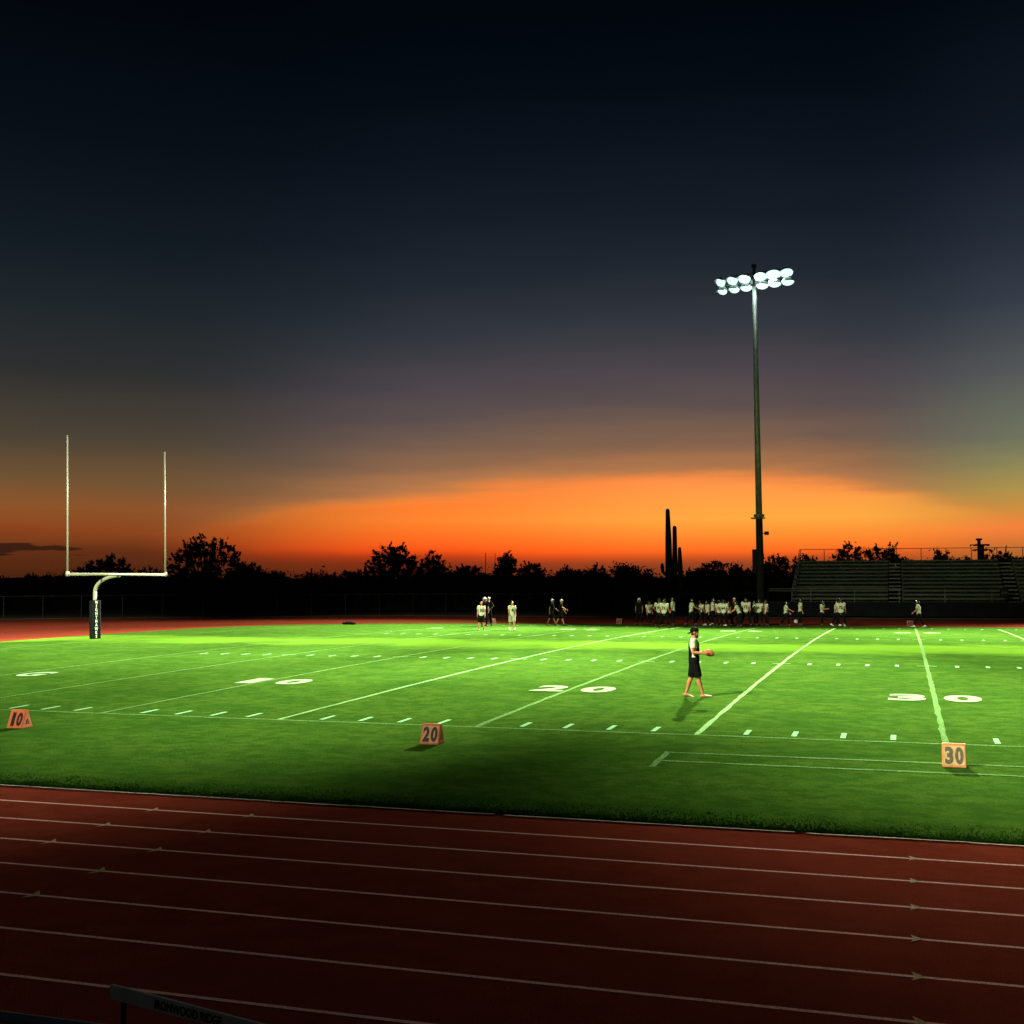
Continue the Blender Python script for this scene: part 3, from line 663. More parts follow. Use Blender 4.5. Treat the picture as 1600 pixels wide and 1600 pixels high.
cactus(1063, 853, 79.5, .24, [], 'short armless saguaro just right of the tall one')
cactus(487, 886, 96, .13, [(-.55, 2.9, 4.1, .11), (-1.1, 2.4, 3.2, .1)], 'tiny far saguaro between the largest mesquite and the broad tree')
# ------------------------------------------------------------------ yard markers
def marker(x, y, rz, txt, label, org, ink, panel=None, group='orange yard markers'):
    t = thing('yard_marker', label, 'yard marker', (x*YD, y*YD, crown(x*YD, y*YD)), rz, group); t.scale = (.83,)*3
    w, h, d, top = .44, .44, .42, .07
    b = BM(); A = [b.verts.new(v) for v in ((-w/2, -d/2, 0), (w/2, -d/2, 0), (w/2, -top/2, h), (-w/2, -top/2, h), (-w/2, d/2, 0), (w/2, d/2, 0), (w/2, top/2, h), (-w/2, top/2, h))]
    for f in ((0, 1, 2, 3), (5, 4, 7, 6), (3, 2, 6, 7), (1, 5, 6, 2), (4, 0, 3, 7), (4, 5, 1, 0)): b.faces.new([A[i] for i in f])
    bmesh.ops.bevel(b, geom=b.edges[:], offset=.012, segments=2, affect='EDGES')
    obj('body', b, org, t)
    sl = math.atan2(h, (d-top)/2); nrm = Vector((0, -math.sin(sl), math.cos(sl)))
    for s in (1, -1):
        parts = BM()
        for k, ch in enumerate(txt):
            tm = text_mesh(ch, 1, .0015, offset=.05); co = np.array([v.co for v in tm.vertices]); mn = co.min(0); mx = co.max(0); wd = .155 if ch != '1' else .095
            co[:, 0] = ((co[:, 0]-mn[0])/(mx[0]-mn[0])-.5)*wd+(k-.5)*.185*(1 if ch != '1' else .9); co[:, 1] = ((co[:, 1]-mn[1])/(mx[1]-mn[1])-.5)*.34
            for v, c in zip(tm.vertices, co): v.co = c
            q = BM(); q.from_mesh(tm); bpy.data.meshes.remove(tm)
            M = Matrix.Translation(Vector((0, -(d/2+top/2)/2, h/2))+nrm*.004) @ Matrix.Rotation(sl, 4, 'X')
            if s < 0: M = Matrix.Rotation(PI, 4, 'Z') @ M
            bmesh.ops.transform(q, matrix=M, verts=q.verts); tmp = bpy.data.meshes.new('x'); q.to_mesh(tmp); q.free(); parts.from_mesh(tmp); bpy.data.meshes.remove(tmp)
        obj('numeral', parts, ink, t)
    if panel:
        for s in (1, -1):
            b = BM(); box(b, (0, 0, 0), (.385, .375, .003)); M = Matrix.Translation(Vector((0, -(d/2+top/2)/2, h/2))+nrm*.001) @ Matrix.Rotation(sl, 4, 'X')
            if s < 0: M = Matrix.Rotation(PI, 4, 'Z') @ M
            bmesh.ops.transform(b, matrix=M, verts=b.verts); obj('face_panel', b, panel, t)
    for s in (1, -1):
        b = BM(); X = s*(w/2+.003)
        tri = [(-.07, .10), (.07, .10), (0, .24)]; inn = [(-.035, .12), (.035, .12), (0, .19)]
        o_ = [b.verts.new((X, a_, z_)) for a_, z_ in tri]; i_ = [b.verts.new((X, a_, z_)) for a_, z_ in inn]
        for k in range(3): b.faces.new((o_[k], o_[(k+1) % 3], i_[(k+1) % 3], i_[k]))
        obj('side_mark', b, M_INK, t)
    return t
marker(10.05, -2.75, math.radians(4), '10', 'orange A-frame marker with black number 10 on the near grass', M_ORG, M_INK)
marker(20.07, -2.60, math.radians(3), '20', 'orange A-frame marker reading 20 on a pale peach face, on the near grass', M_ORG, mat('worn_numeral_ink', (.07, .035, .02), .5, var=.3, scale=22), mat('peach_vinyl', (.90, .42, .17), .5, var=.2, scale=6))
marker(30.05, -2.72, math.radians(0), '30', 'yellow-orange A-frame marker reading 30 with greyed digits', M_ORGY, M_INKG, mat('pale_yellow_vinyl', (.74, .50, .19), .5, var=.2, scale=6))
def ground_at(px, py):
    z = 0
    for _ in range(12):
        p = at_z(px, py, z); z = crown(p.x, p.y)
    return Vector((p.x, p.y, z))
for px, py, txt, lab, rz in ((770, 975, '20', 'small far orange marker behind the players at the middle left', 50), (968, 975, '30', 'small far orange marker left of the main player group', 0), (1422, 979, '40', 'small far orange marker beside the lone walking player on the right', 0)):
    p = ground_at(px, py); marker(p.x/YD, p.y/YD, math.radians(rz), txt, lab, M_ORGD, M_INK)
# ------------------------------------------------------------------ people
SK = mat('skin', (.40, .15, .055), .55, var=.08, scale=7)
SKD = mat('dark_skin', (.20, .10, .06), .55, var=.08, scale=7)
SHIRT_W = mat('white_cloth', (.42, .43, .32), .8, var=.12, scale=6, bump=.4, bscale=14)
JERSEY_W = mat('pale_jersey', (.43, .46, .27), .75, var=.15, scale=7, bump=.4, bscale=14)
BLACKC = mat('black_cloth', (.0045, .0045, .004), .9, spec=.04, var=.4, scale=7, bump=.5, bscale=12)
GREYC = mat('khaki_cloth', (.30, .30, .17), .85, var=.2, scale=7, bump=.4)
HAIR = mat('black_hair', (.008, .006, .005), .7)
HELM_B = mat('black_helmet_shell', (.012, .012, .012), .18, spec=.8)
HELM_W = mat('silver_helmet_shell', (.62, .62, .55), .3, spec=.6)
SHOE = mat('black_shoes', (.015, .015, .014), .6)
SHOEW = mat('pale_shoes', (.65, .66, .5), .6)
LEATH = mat('brown_pebbled_leather', (.33, .085, .03), .5, var=.25, scale=18, bump=.4, bscale=120)
Yv = Vector((0, 1, 0))
def dirs(pitch, ab, s): return Vector((math.sin(pitch)*math.cos(ab), s*math.sin(ab), -math.cos(pitch)*math.cos(ab)))
def skeleton(po):
    """po: lean, legs [(hip, knee)] R,L, arms [(pitch, abduct, elbow, inward)] R,L ; local +x forward, y left; index 0 = right"""
    J = {}; lean = po.get('lean', 0.03); t = Vector((math.sin(lean), 0, math.cos(lean))); J['t'] = t
    P = Vector((0, 0, .95)); J['pel'] = P; J['chest'] = P+t*.36; J['neck'] = P+t*.56
    hl = po.get('head', 0.1); J['ht'] = Vector((math.sin(hl+lean*.5), 0, math.cos(hl+lean*.5))); J['head'] = J['neck']+J['ht']*.145+Vector((.012, 0, 0))
    J['hyaw'] = po.get('hyaw', 0)
    for i, s in ((0, -1), (1, 1)):
        a, ab, el, inw = po['arms'][i]; sh = P+t*.50+Yv*s*.185; J['sh', i] = sh
        u = dirs(a, ab, s); e = sh+u*.285; J['el', i] = e
        f = dirs(a+el, ab-inw, s); J['wr', i] = e+f*.25; J['fd', i] = f
        th, kn = po['legs'][i]; hp = P+Yv*s*.09; J['hip', i] = hp
        k = hp+dirs(th, .03+po.get('splay', 0), s)*.43; J['kn', i] = k; J['an', i] = k+dirs(th-kn, .01+po.get('splay', 0), s)*.42
        J['foot', i] = po.get('feet', (0, 0))[i]
    dz_ = .085-min(J['an', 0].z-.0, J['an', 1].z)
    for k_, v in list(J.items()):
        if k_ not in ('t', 'ht', 'hyaw') and not (isinstance(k_, tuple) and k_[0] in ('fd', 'foot')): J[k_] = v+Vector((0, 0, dz_))
    return J
def hand(bm, J, i, curl=.35, fine=True, palm_in=True):
    s = (-1, 1)[i]; w = J['wr', i]; f = J['fd', i]; side = f.cross(Vector((0, 1, 0))); 
    if side.length < .2: side = Vector((1, 0, 0))
    side.normalize(); inward = -Yv*s; inward = (inward-f*inward.dot(f)).normalized(); up = f.cross(inward).normalized()
    if up.z < 0 and abs(f.z) < .7: up = -up
    if abs(f.z) >= .7 and up.x < 0: up = -up
    rings(bm, [w-f*.02, w+f*.03, w+f*.085], [(.024, .018), (.038, .016), (.040, .014)], 10, side=up, round_ends=True)
    for k, (o, L) in enumerate(((.030, .070), (.010, .078), (-.011, .073), (-.031, .058))):
        base = w+f*.078+up*o; d = f.copy(); p = base; pts = [w+f*.05+up*o, base]
        for seg in range(3):
            c = curl*(seg+.6); d2 = (f*math.cos(c)+inward*math.sin(c)+up*o*1.2).normalized(); p = p+d2*L*(.45, .32, .27)[seg]; pts.append(p)
        rings(bm, pts, [.0095, .0095, .0088, .0082, .0072], 8, side=up, round_ends=True)
    tb = w+f*.025+up*.026; d = (f*.62+up*.60+inward*.35).normalized(); rings(bm, [tb, tb+d*.04, tb+d*.04+(f*.75+up*.2+inward*.55).normalized()*.032], [.0125, .0108, .0085], 8, side=inward, round_ends=True)
def head_bm(bm, J, face=True, beard=False):
    H = J['head']; M = Matrix.Translation(H) @ Matrix.Rotation(J['hyaw'], 4, 'Z') @ Matrix.Rotation(math.atan2(J['ht'].x, J['ht'].z), 4, 'Y')
    T = lambda x, y, z: M @ Vector((x, y, z))
    def e(c, r): ball(bm, T(*c), r, 14, M.to_3x3().to_4x4())
    e((-.008, 0, .035), (.098, .076, .092)); e((.022, 0, -.045), (.066, .056, .068)); e((.052, 0, -.085), (.030, .032, .026))
    if face:
        rings(bm, [T(.088, 0, .02), T(.112, 0, -.022), T(.088, 0, -.03)], [(.010, .008), (.016, .011), (.012, .008)], 8, round_ends=True)
        e((.083, 0, .030), (.014, .048, .010)); e((.082, 0, -.055), (.014, .024, .006)); e((.080, 0, -.067), (.014, .022, .007))
        for s in (-1, 1): e((-.005, s*.078, -.005), (.020, .008, .030)); e((.060, s*.040, -.022), (.020, .018, .018))
    rings(bm, [J['neck']-J['t']*.05, J['neck']+J['ht']*.05, T(-.012, 0, -.03)], [(.066, .062), (.056, .056), (.058, .060)], 12)
    return T
def body_mesh(J, voxel, barefoot=False, curl=.35, gauntlet=False):
    b = BM(); t = J['t']; P = J['pel']; head_bm(b, J)
    rings(b, [P-t*.06, P+t*.04, P+t*.16, P+t*.32, P+t*.46, P+t*.53, P+t*.57], [(.12, .10), (.165, .115), (.142, .100), (.165, .112), (.175, .105), (.12, .075), (.06, .06)], 16, round_ends=True)
    for i, s in ((0, -1), (1, 1)):
        sh, el, wr = J['sh', i], J['el', i], J['wr', i]; hp, kn, an = J['hip', i], J['kn', i], J['an', i]
        ball(b, sh, (.062, .058, .062), 12); rings(b, [sh-Yv*s*.06+Vector((0, 0, .01)), sh, sh.lerp(el, .45), el], [.055, .054, .050, .039], 12, round_ends=True)
        rings(b, [el, el.lerp(wr, .3), wr], [.040, .043, .026], 12, round_ends=True); hand(b, J, i, curl)
        rings(b, [hp, hp.lerp(kn, .35), hp.lerp(kn, .8), kn], [.092, .085, .062, .056], 14, round_ends=True)
        back = Vector((-.018, 0, 0)); rings(b, [kn, kn.lerp(an, .3)+back, kn.lerp(an, .7), an], [.054, .058, .040, .034], 12, round_ends=True)
        fp_ = J['foot', i]; R = Matrix.Rotation(fp_, 3, 'Y')
        q = lambda x, y, z: an+R @ Vector((x, y, z))
        rings(b, [q(-.045, 0, -.045), q(.02, 0, -.035), q(.09, s*.008, -.055), q(.155, s*.012, -.066), q(.20, s*.01, -.071)], [(.030, .034), (.036, .042), (.042, .026), (.044, .018), (.034, .012)], 12, round_ends=True)
        if barefoot:
            for k in range(5): o = (k-2)*.016*(-s); rings(b, [q(.17, s*.01+o, -.070), q(.205+.012*(2-k)*.4, s*.01+o, -.074)], [.009+.002*(k == 0), .008], 6, round_ends=True)
    return fuse(b, voxel, 3)
def torso_cloth(J, grow, voxel, hem=-.04, sleeve=.55, pads=False, arms=True, neck=.55, fl=1.0):
    b = BM(); t = J['t']; P = J['pel']; g_ = grow
    pr = .03 if pads else 0
    rings(b, [P+t*hem, P+t*.05, P+t*.16, P+t*.32, P+t*.44, P+t*(neck-.02), P+t*(neck+.005)], [(.168*fl+g_, .120*fl+g_), (.165+g_, .118+g_), (.150+g_, .108+g_), (.170+g_+pr, .114+g_+pr), (.182+g_+pr*1.6, .108+g_+pr*1.2), (.15+pr, .085+pr), (.085, .075)], 20)
    if arms:
        for i, s in ((0, -1), (1, 1)):
            sh, el = J['sh', i], J['el', i]; e = sh.lerp(el, sleeve)
            ball(b, sh+Yv*s*pr*.8+Vector((0, 0, pr*.5)), (.068+g_*.6+pr, .062+g_*.6+pr, .064+g_*.6+pr*.7), 12)
            rings(b, [sh-Yv*s*.05, sh, e], [.06+g_, .062+g_+pr*.7, .057+g_+pr*.35], 14)
    return fuse(b, voxel, 2)
def leg_cloth(J, grow, voxel, to=.95, shank=0.0, loose=0.0):
    b = BM(); t = J['t']; P = J['pel']; g_ = grow
    rings(b, [P-t*.10, P-t*.02, P+t*.06, P+t*.10], [(.13+g_, .11+g_), (.170+g_, .122+g_), (.160+g_, .115+g_), (.150+g_, .108+g_)], 18)
    for i in (0, 1):
        hp, kn, an = J['hip', i], J['kn', i], J['an', i]; e = hp.lerp(kn, to) if not shank else kn
        rings(b, [hp+Vector((0, 0, .03)), hp.lerp(kn, .4), e], [.094+g_, .088+g_+loose*.5, (.062 if not shank else .058)+g_+loose], 16)
        if shank:
            rings(b, [kn, kn.lerp(an, .3)+Vector((-.014, 0, 0)), kn.lerp(an, shank)], [.060+g_, .062+g_, .046+g_+loose], 14)
            ball(b, kn, .060+g_, 12)
    return fuse(b, voxel, 2)
def shoe_mesh(J, voxel, sock=False):
    out = []
    for i, s in ((0, -1), (1, 1)):
        b = BM(); an = J['an', i]; R = Matrix.Rotation(J['foot', i], 3, 'Y'); q = lambda x, y, z: an+R @ Vector((x, y, z))
        rings(b, [q(-.055, 0, -.048), q(.02, 0, -.036), q(.10, s*.008, -.052), q(.165, s*.012, -.062), q(.215, s*.01, -.066)], [(.036, .038), (.043, .049), (.047, .034), (.048, .025), (.036, .018)], 12, round_ends=True)
        rings(b, [q(0, 0, -.03), q(0, 0, .03)], [.047, .043], 12)
        out.append(fuse(b, voxel, 1))
    return out
def helmet_parts(J, root, mt, voxel=.012):
    M = Matrix.Translation(J['head']) @ Matrix.Rotation(J['hyaw'], 4, 'Z') @ Matrix.Rotation(math.atan2(J['ht'].x, J['ht'].z), 4, 'Y')
    b = BM(); g = bmesh.ops.create_uvsphere(b, u_segments=20, v_segments=14, radius=1); bmesh.ops.scale(b, vec=(.140, .112, .130), verts=b.verts); bmesh.ops.translate(b, vec=(-.012, 0, .028), verts=b.verts)
    dl = [f for f in b.faces if (f.calc_center_median().x > .055 and f.calc_center_median().z < .055) or f.calc_center_median().z < -.075]
    bmesh.ops.delete(b, geom=dl, context='FACES'); bmesh.ops.solidify(b, geom=b.faces[:], thickness=.010)
    for s in (-1, 1): box(b, (.012, s*.096, -.062), (.10, .018, .075), bev=.006)
    bmesh.ops.transform(b, matrix=M, verts=b.verts); h = obj('helmet', b, mt, root, True)
    b = BM()
    for z in (-.015, -.055, -.090):
        pts = [M @ Vector((.06+.085*math.cos(a), .102*math.sin(a), z)) for a in np.linspace(-1.35, 1.35, 9)]; rings(b, pts, [.0055]*9, 5, side=Vector((0, 0, 1)))
    for y in (-.03, .03): rings(b, [M @ Vector((.142, y, -.012)), M @ Vector((.14, y, -.092))], [.005, .005], 5)
    obj('face_mask', b, M_DARKM, h)
def build_player(po, top, bottom, helm=None, num=None, hair=None, skin=SK, pads=True, shoes=SHOE, shorts=False, sleeve=.5, label='', group=None):
    J = skeleton(po); vx = .014
    t = thing('person', label, 'person', (0, 0, 0), 0, group)
    link('body', body_mesh(J, .0125), skin, t)
    jn = link('jersey', torso_cloth(J, .016, vx, pads=pads, sleeve=sleeve), top, t)
    link('trousers' if not shorts else 'shorts', leg_cloth(J, .012, vx, to=1.0 if shorts else 1, shank=0 if shorts else po.get('shank', .85), loose=.03 if shorts else 0.0), bottom, t)
    for m_ in shoe_mesh(J, .012): link('shoe', m_, shoes, t)
    if helm: helmet_parts(J, t, helm)
    if hair:
        b = BM(); M = Matrix.Translation(J['head']) @ Matrix.Rotation(J['hyaw'], 4, 'Z'); ball(b, (-.02, 0, .048), (.100, .084, .092), 16)
        for f in [f for f in b.faces if f.calc_center_median().x > .03 and f.calc_center_median().z < .07]: b.faces.remove(f)
        bmesh.ops.delete(b, geom=[v for v in b.verts if not v.link_faces], context='VERTS')
        bmesh.ops.transform(b, matrix=M, verts=b.verts); obj('hair' if hair is HAIR else 'cap', b, hair, t, True)
    if num:
        for s in (1, -1):
            tm = text_mesh(num, .24, .012, offset=.006, spacing=.9); q = BM(); q.from_mesh(tm); bpy.data.meshes.remove(tm); c = J['pel']+J['t']*.29
            bmesh.ops.transform(q, matrix=Matrix.Translation(c+Vector((s*.155, 0, 0))) @ Matrix.Rotation(s*PI/2, 4, 'Z') @ Matrix.Rotation(PI/2, 4, 'X'), verts=q.verts)
            obj('number', q, BLACKC, jn)
    return t
STAND = dict(lean=.02, legs=[(.06, .06), (-.04, .05)], arms=[(.08, .12, .25, .05), (.05, .12, .3, .05)], splay=.06)
WALK = dict(lean=.06, legs=[(.42, .12), (-.32, .22)], arms=[(-.35, .12, .35, .05), (.4, .12, .5, .05)], feet=(-.1, .35))
WALK2 = dict(lean=.05, legs=[(-.22, .35), (.30, .10)], arms=[(.3, .12, .5, .05), (-.2, .12, .3, .05)], feet=(.4, -.1))
HIPS = dict(lean=.0, legs=[(.02, .02), (.0, .03)], arms=[(-.25, .65, 1.0, 1.1), (-.25, .65, 1.0, 1.1)], splay=.13)
BEND = dict(lean=.42, head=-.1, legs=[(.30, .35), (.05, .25)], arms=[(.65, .1, .35, .1), (.55, .15, .5, .1)], splay=.08)
CLAP = dict(lean=.05, legs=[(.12, .12), (-.12, .08)], arms=[(.35, .15, 1.35, .45), (.35, .15, 1.35, .45)], splay=.05)
REACH = dict(lean=.08, legs=[(.36, .1), (-.34, .18)], arms=[(.75, .1, .35, .1), (.15, .15, .5, .05)], feet=(-.1, .3))
WIDE = dict(lean=.0, legs=[(.04, .04), (.0, .06)], arms=[(.12, .3, .5, .2), (.1, .3, .6, .2)], splay=.22)
GP = 'players and coaches along the far sideline'
used = []
KIND = {}
def proto(key):
    pose, top, bot, kw = {
     'ws': (STAND, JERSEY_W, BLACKC, dict(helm=HELM_B, num='52')), 'ww': (WALK, JERSEY_W, BLACKC, dict(helm=HELM_B, shoes=SHOEW)),
     'wh': (HIPS, JERSEY_W, BLACKC, dict(helm=HELM_B, num='64')), 'wb': (BEND, JERSEY_W, BLACKC, dict(helm=HELM_B)), 'wc': (CLAP, JERSEY_W, BLACKC, dict(helm=HELM_B)),
     'wr': (REACH, JERSEY_W, BLACKC, dict(helm=HELM_B)), 'wd': (WIDE, JERSEY_W, BLACKC, dict(helm=HELM_B, num='72')), 'w2': (WALK2, JERSEY_W, BLACKC, dict(helm=HELM_B, shoes=SHOEW)),
     'short': (dict(STAND, hyaw=-.2), JERSEY_W, BLACKC, dict(hair=HAIR, num='10', shorts=True, pads=False)), 'pale': (dict(WALK2, hyaw=.5), JERSEY_W, GREYC, dict(hair=HAIR, num='4', shorts=True, pads=False, shoes=SHOEW)),
     'kw': (WALK, BLACKC, BLACKC, dict(hair=HELM_W, pads=False, shorts=True, skin=SKD, sleeve=.6)), 'kw2': (REACH, BLACKC, BLACKC, dict(hair=HELM_W, pads=False, shorts=True, sleeve=.6)),
     'ks': (STAND, BLACKC, BLACKC, dict(helm=HELM_W, pads=True, skin=SKD)), 'kh': (HIPS, BLACKC, BLACKC, dict(hair=HELM_W, pads=False, sleeve=.95)),
    }[key]
    return build_player(pose, top, bot, group=GP, **kw)
def player(key, px, py, htop, face, label):
    """feet at the measured ground point; face = heading in degrees from +x"""
    p = ground_at(px, py); d = (p-CAM).dot(FW); hgt = (py-htop)/F*d
    sc = max(.88, min(1.12, hgt/1.80)); rz = math.radians(face)
    if key not in KIND:
        t = proto(key); KIND[key] = t; t.location = p; t.rotation_euler.z = rz; t.scale = (sc,)*3; t['label'] = label
    else: t = dup(KIND[key], p, rz, label, GP, sc)
    return t
PL = [
 ('short', 752, 985, 939, -70, 'player in pale jersey numbered 10 and black shorts, leftmost of the far people'),
 ('ks', 757, 979, 933, -60, 'person in black with a silver helmet right behind the number 10 player'),
 ('kh', 764, 978, 932, -120, 'person in black beside the small orange marker at the middle left'),
 ('pale', 800, 984, 938, -60, 'bareheaded player in pale jersey and khaki shorts standing alone'),
 ('kw', 862, 977, 934, 0, 'person in black with pale cap, left one of the walking pair'),
 ('kw2', 876, 978, 935, 0, 'person in black with pale cap, right one of the walking pair'),
 ('ks', 999, 977, 934, -90, 'player in black with silver helmet, leftmost of the main group'),
 ('ws', 1014, 977, 941, -50, 'shorter pale-jersey player right of the player in black'),
 ('wh', 1030, 979, 935, 100, 'pale-jersey player half hidden behind the wide-legged player'),
 ('wd', 1038, 981, 935, 85, 'wide-legged pale-jersey player numbered 72 seen from behind, in the left trio'),
 ('ws', 1052, 978, 933, 180, 'pale-jersey player ending the left trio on its right'),
 ('wr', 1080, 978, 934, 20, 'striding pale-jersey player just left of the bearded man\'s head'),
 ('wd', 1094, 977, 938, 90, 'broad pale-jersey player right above the bearded man'),
 ('w2', 1106, 977, 938, -150, 'pale-jersey player in white shoes third in the main row'),
 ('wc', 1114, 977, 934, 0, 'pale-jersey player with raised forearms in the main row'),
 ('ws', 1124, 978, 937, 95, 'pale-jersey player with back turned, left of the numbered back'),
 ('wh', 1131, 980, 936, 85, 'pale-jersey player numbered 64 standing in front of the main row'),
 ('ww', 1140, 978, 938, 170, 'pale-jersey player in white shoes left of the tall person in black'),
 ('kh', 1148, 979, 933, -100, 'tall person in black with pale cap in the middle of the main group'),
 ('wb', 1156, 980, 938, 190, 'bending pale-jersey player right of the tall person in black'),
 ('wd', 1166, 979, 933, -95, 'tall pale-jersey player facing the camera next to the bending player'),
 ('wc', 1180, 978, 938, 180, 'pale-jersey player with folded arms left of the last pair'),
 ('wh', 1187, 978, 936, 60, 'pale-jersey player with hands on hips near the right end of the main row'),
 ('ws', 1198, 978, 937, 200, 'pale-jersey player at the right end of the main row'),
 ('wr', 1228, 979, 938, 0, 'pale-jersey player striding right with one arm out, alone near the tower'),
 ('ws', 1251, 978, 935, 10, 'pale-jersey player standing in front of the left corner of the bleachers'),
 ('wc', 1285, 978, 938, -20, 'pale-jersey player with raised hands before the bleachers'),
 ('w2', 1307, 978, 937, 0, 'pale-jersey player half hidden by a bigger numbered teammate'),
 ('wd', 1314, 980, 934, 95, 'big pale-jersey player with back turned, before the bleachers'),
 ('ww', 1436, 980, 937, 180, 'lone pale-jersey player walking by the far orange marker on the right')]
for a in PL: player(*a)
# helmets and bag left on the ground
for px, py, lab in ((1244, 974, 'pale helmet held low between the striding and the standing player'), (1319, 979, 'pale helmet lying on the grass at the big player\'s feet')):
    p = ground_at(px, py); t = thing('helmet', lab, 'helmet', (p.x, p.y, p.z+.10)); J = dict(head=Vector((0, 0, 0)), hyaw=.6, ht=Vector((0, 0, 1)))
    helmet_parts(J, t, HELM_W)
    for c in list(t.children): c.name = 'shell'
p = ground_at(545, 976); t = thing('equipment_bag', 'flat dark equipment bag lying at the far left of the far sideline', 'bag', (p.x, p.y, p.z))
t.scale = (.62, .6, .55)
b = BM(); rings(b, [(-.75, 0, .14), (-.6, 0, .16), (0, 0, .18), (.6, 0, .15), (.75, 0, .13)], [(.10, .08), (.2, .14), (.22, .16), (.2, .14), (.1, .08)], 12, round_ends=True); obj('bag_body', b, BLACKC, t, True)
b = BM(); rings(b, [(-.3, 0, .32), (-.15, 0, .42), (.15, 0, .42), (.3, 0, .32)], [.02]*4, 6); obj('handle', b, BLACKC, t, True)
# ------------------------------------------------------------------ the man with the ball
MAN = dict(lean=.0, head=.10, legs=[(.27, .02), (-.17, .17)], arms=[(-.03, .10, 1.52, .22), (.10, .12, 1.36, .42)], feet=(-.12, .12), splay=.0)
J = skeleton(MAN); mp_ = ground_at(1085, 1089)
man = thing('person', 'bearded barefoot man in black cap, white tee and black vest walking with a football', 'person', mp_, math.radians(7))
man.scale = (.985,)*3
body = link('body', body_mesh(J, .0065, True, curl=.40), SK, man)
link('t_shirt', torso_cloth(J, .010, .009, sleeve=.62, neck=.56), SHIRT_W, man)
# loose black vest: open at the shoulders, leaving the white sleeves out
b = BM(); t_ = J['t']; P_ = J['pel']
for sx in (1, -1):
    rings(b, [P_+t_*(-.06)+Vector((sx*.030, 0, 0)), P_+t_*.12+Vector((sx*.036, 0, 0)), P_+t_*.30+Vector((sx*.046, 0, 0)), P_+t_*.42+Vector((sx*.046, 0, 0)), P_+t_*.52+Vector((sx*.03, 0, 0))], [(.178, .112), (.155, .098), (.150, .092), (.128, .088), (.10, .06)], 20)
link('vest', fuse(b, .009, 2), BLACKC, man)
link('shorts', leg_cloth(J, .020, .009, to=.97, loose=.014), BLACKC, man)
# cap worn backwards, its strap end hanging at the nape, beard, eyes
MH = Matrix.Translation(J['head']) @ Matrix.Rotation(math.atan2(J['ht'].x, J['ht'].z), 4, 'Y')
b = BM(); ball(b, (-.012, 0, .050), (.112, .090, .094), 24)
bmesh.ops.delete(b, geom=[f for f in b.faces if f.calc_center_median().z < .035+.25*f.calc_center_median().x], context='FACES'); bmesh.ops.solidify(b, geom=b.faces[:], thickness=.006)
n0 = len(b.verts)
pr_ = None
for k in range(9):
    a = (k-4)/4*1.15; q = [b.verts.new((-.10*math.cos(a)-.0, .085*math.sin(a), .022)), b.verts.new((-.115-.075*math.cos(a), .080*math.sin(a), -.035)), b.verts.new((-.112-.075*math.cos(a), .080*math.sin(a), -.042)), b.verts.new((-.098*math.cos(a), .083*math.sin(a), .014))]
    if pr_:
        for j in range(4): b.faces.new((pr_[j], q[j], q[(j+1) % 4], pr_[(j+1) % 4]))
    pr_ = q
bmesh.ops.transform(b, matrix=MH, verts=b.verts); obj('cap', b, BLACKC, man, True)
b = BM()
for c, r in (((.055, 0, -.098), (.052, .050, .040)), ((.066, 0, -.064), (.036, .036, .016)), ((.018, 0, -.075), (.045, .058, .030)), ((-.012, 0, -.03), (.026, .0765, .05)), ((-.045, 0, -.04), (.05, .068, .045))): ball(b, c, r, 12)
bmesh.ops.transform(b, matrix=MH, verts=b.verts); me = fuse(b, .007, 2); link('beard', me, HAIR, man)
for s in (-1, 1):
    b = BM(); ball(b, MH @ Vector((.076, s*.033, .010)), .010, 8); obj('eye', b, HAIR, man, True)
# ball between the hands
c0 = (J['wr', 0]+J['fd', 0]*.085+J['wr', 1]+J['fd', 1]*.085)/2
Rm = Matrix.Rotation(man.rotation_euler.z, 4, 'Z'); wc = mp_+(Rm @ (c0*.985))
fb = thing('football', 'brown leather football held in front of the bearded man', 'football', wc+Vector((.045, 0, .012)), math.radians(0)); fb.rotation_euler = (0, math.radians(20), math.radians(-2))
b = BM(); n = 14; rings(b, [(x, 0, 0) for x in np.linspace(-.14, .14, n)], [max(.006, .086*(1-(x/.142)**2)**.72) for x in np.linspace(-.14, .14, n)], 24); obj('leather_shell', b, LEATH, fb, True)
b = BM(); rings(b, [(-.05, 0, .084), (.05, 0, .084)], [.004, .004], 6)
for x in np.linspace(-.042, .042, 7): rings(b, [(x, -.014, .0835), (x, 0, .088), (x, .014, .0835)], [.003]*3, 5, side=Vector((1, 0, 0)))
obj('laces', b, SHIRT_W, fb, True)
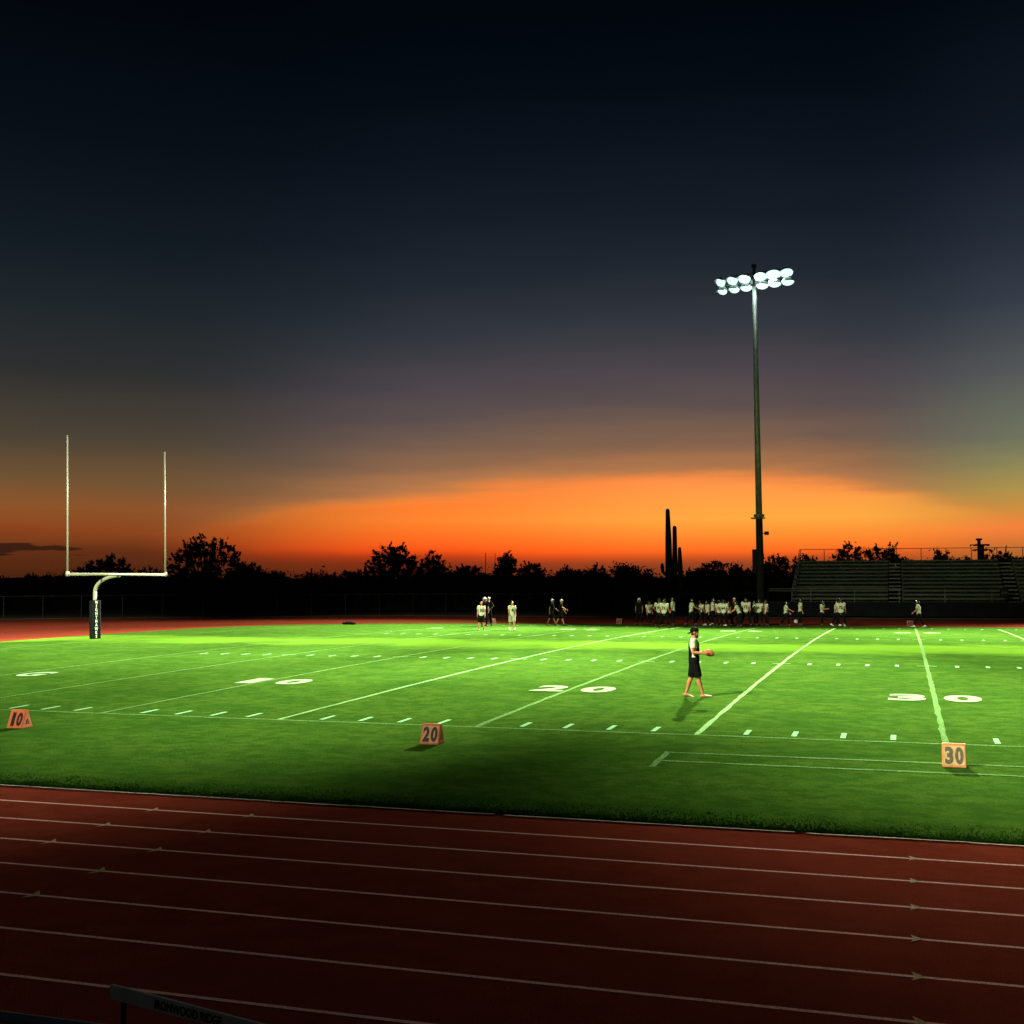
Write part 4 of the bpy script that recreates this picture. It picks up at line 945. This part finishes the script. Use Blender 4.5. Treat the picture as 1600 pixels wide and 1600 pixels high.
# ------------------------------------------------------------------ hurdle and rail by the camera
ha = Vector((22.86, -17.059, 0)); hb_ = Vector((23.87, -17.301, 0)); hd = (hb_-ha).normalized(); ang = math.atan2(hd.y, hd.x)
hu = thing('hurdle', 'track hurdle with a pale lettered top board standing beside the outer lane', 'hurdle', (ha.x, ha.y, -.02), ang)
M_BOARD = mat('pale_hurdle_board', (.85, .86, .66), .5, var=.15, scale=5)
b = BM(); box(b, (.59, 0, .975), (1.19, .022, .072), bev=.006); bd = obj('top_board', b, M_BOARD, hu)
tm = text_mesh('IRONWOOD RIDGE', .060, .0012, offset=.0008); q = BM(); q.from_mesh(tm); bpy.data.meshes.remove(tm)
xs_ = [v.co.x for v in q.verts]; wsc = .46/(max(xs_)-min(xs_)); bmesh.ops.scale(q, vec=(wsc, 1, 1), verts=q.verts)
bmesh.ops.transform(q, matrix=Matrix.Translation((.56, -.0125, .974)) @ Matrix.Rotation(PI/2, 4, 'X'), verts=q.verts); obj('lettering', q, BLACKC, bd)
for x in (.07, 1.11):
    b = BM(); box(b, (x, .018, .50), (.032, .014, .99), bev=.003); obj('upright', b, M_DARKM, hu)
    b = BM(); box(b, (x, .34, .035), (.034, .68, .034), bev=.004); obj('foot', b, M_DARKM, hu)
b = BM(); box(b, (.59, .02, .25), (1.04, .02, .03)); obj('cross_brace', b, M_DARKM, hu)
rl = thing('guard_rail', 'dull steel pipe rail along the outer edge of the near track', 'railing', (14.0, -17.762, -.02))
b = BM(); rings(b, [(0, 0, 1.10), (24, 0, 1.10)], [.024, .024], 10, side=Vector((0, 0, 1))); obj('top_rail', b, M_STEEL, rl, True)
for x in np.arange(.5, 24, 2.4):
    b = BM(); rings(b, [(x, 0, 0), (x, 0, 1.08)], [.022, .022], 8); rings(b, [(x, -.0, 1.06), (x, 0, 1.105)], [.032, .032], 8); obj('post', b, M_STEEL, rl, True)
b = BM(); rings(b, [(0, 0, .55), (24, 0, .55)], [.018, .018], 8, side=Vector((0, 0, 1))); obj('middle_rail', b, M_STEEL, rl, True)
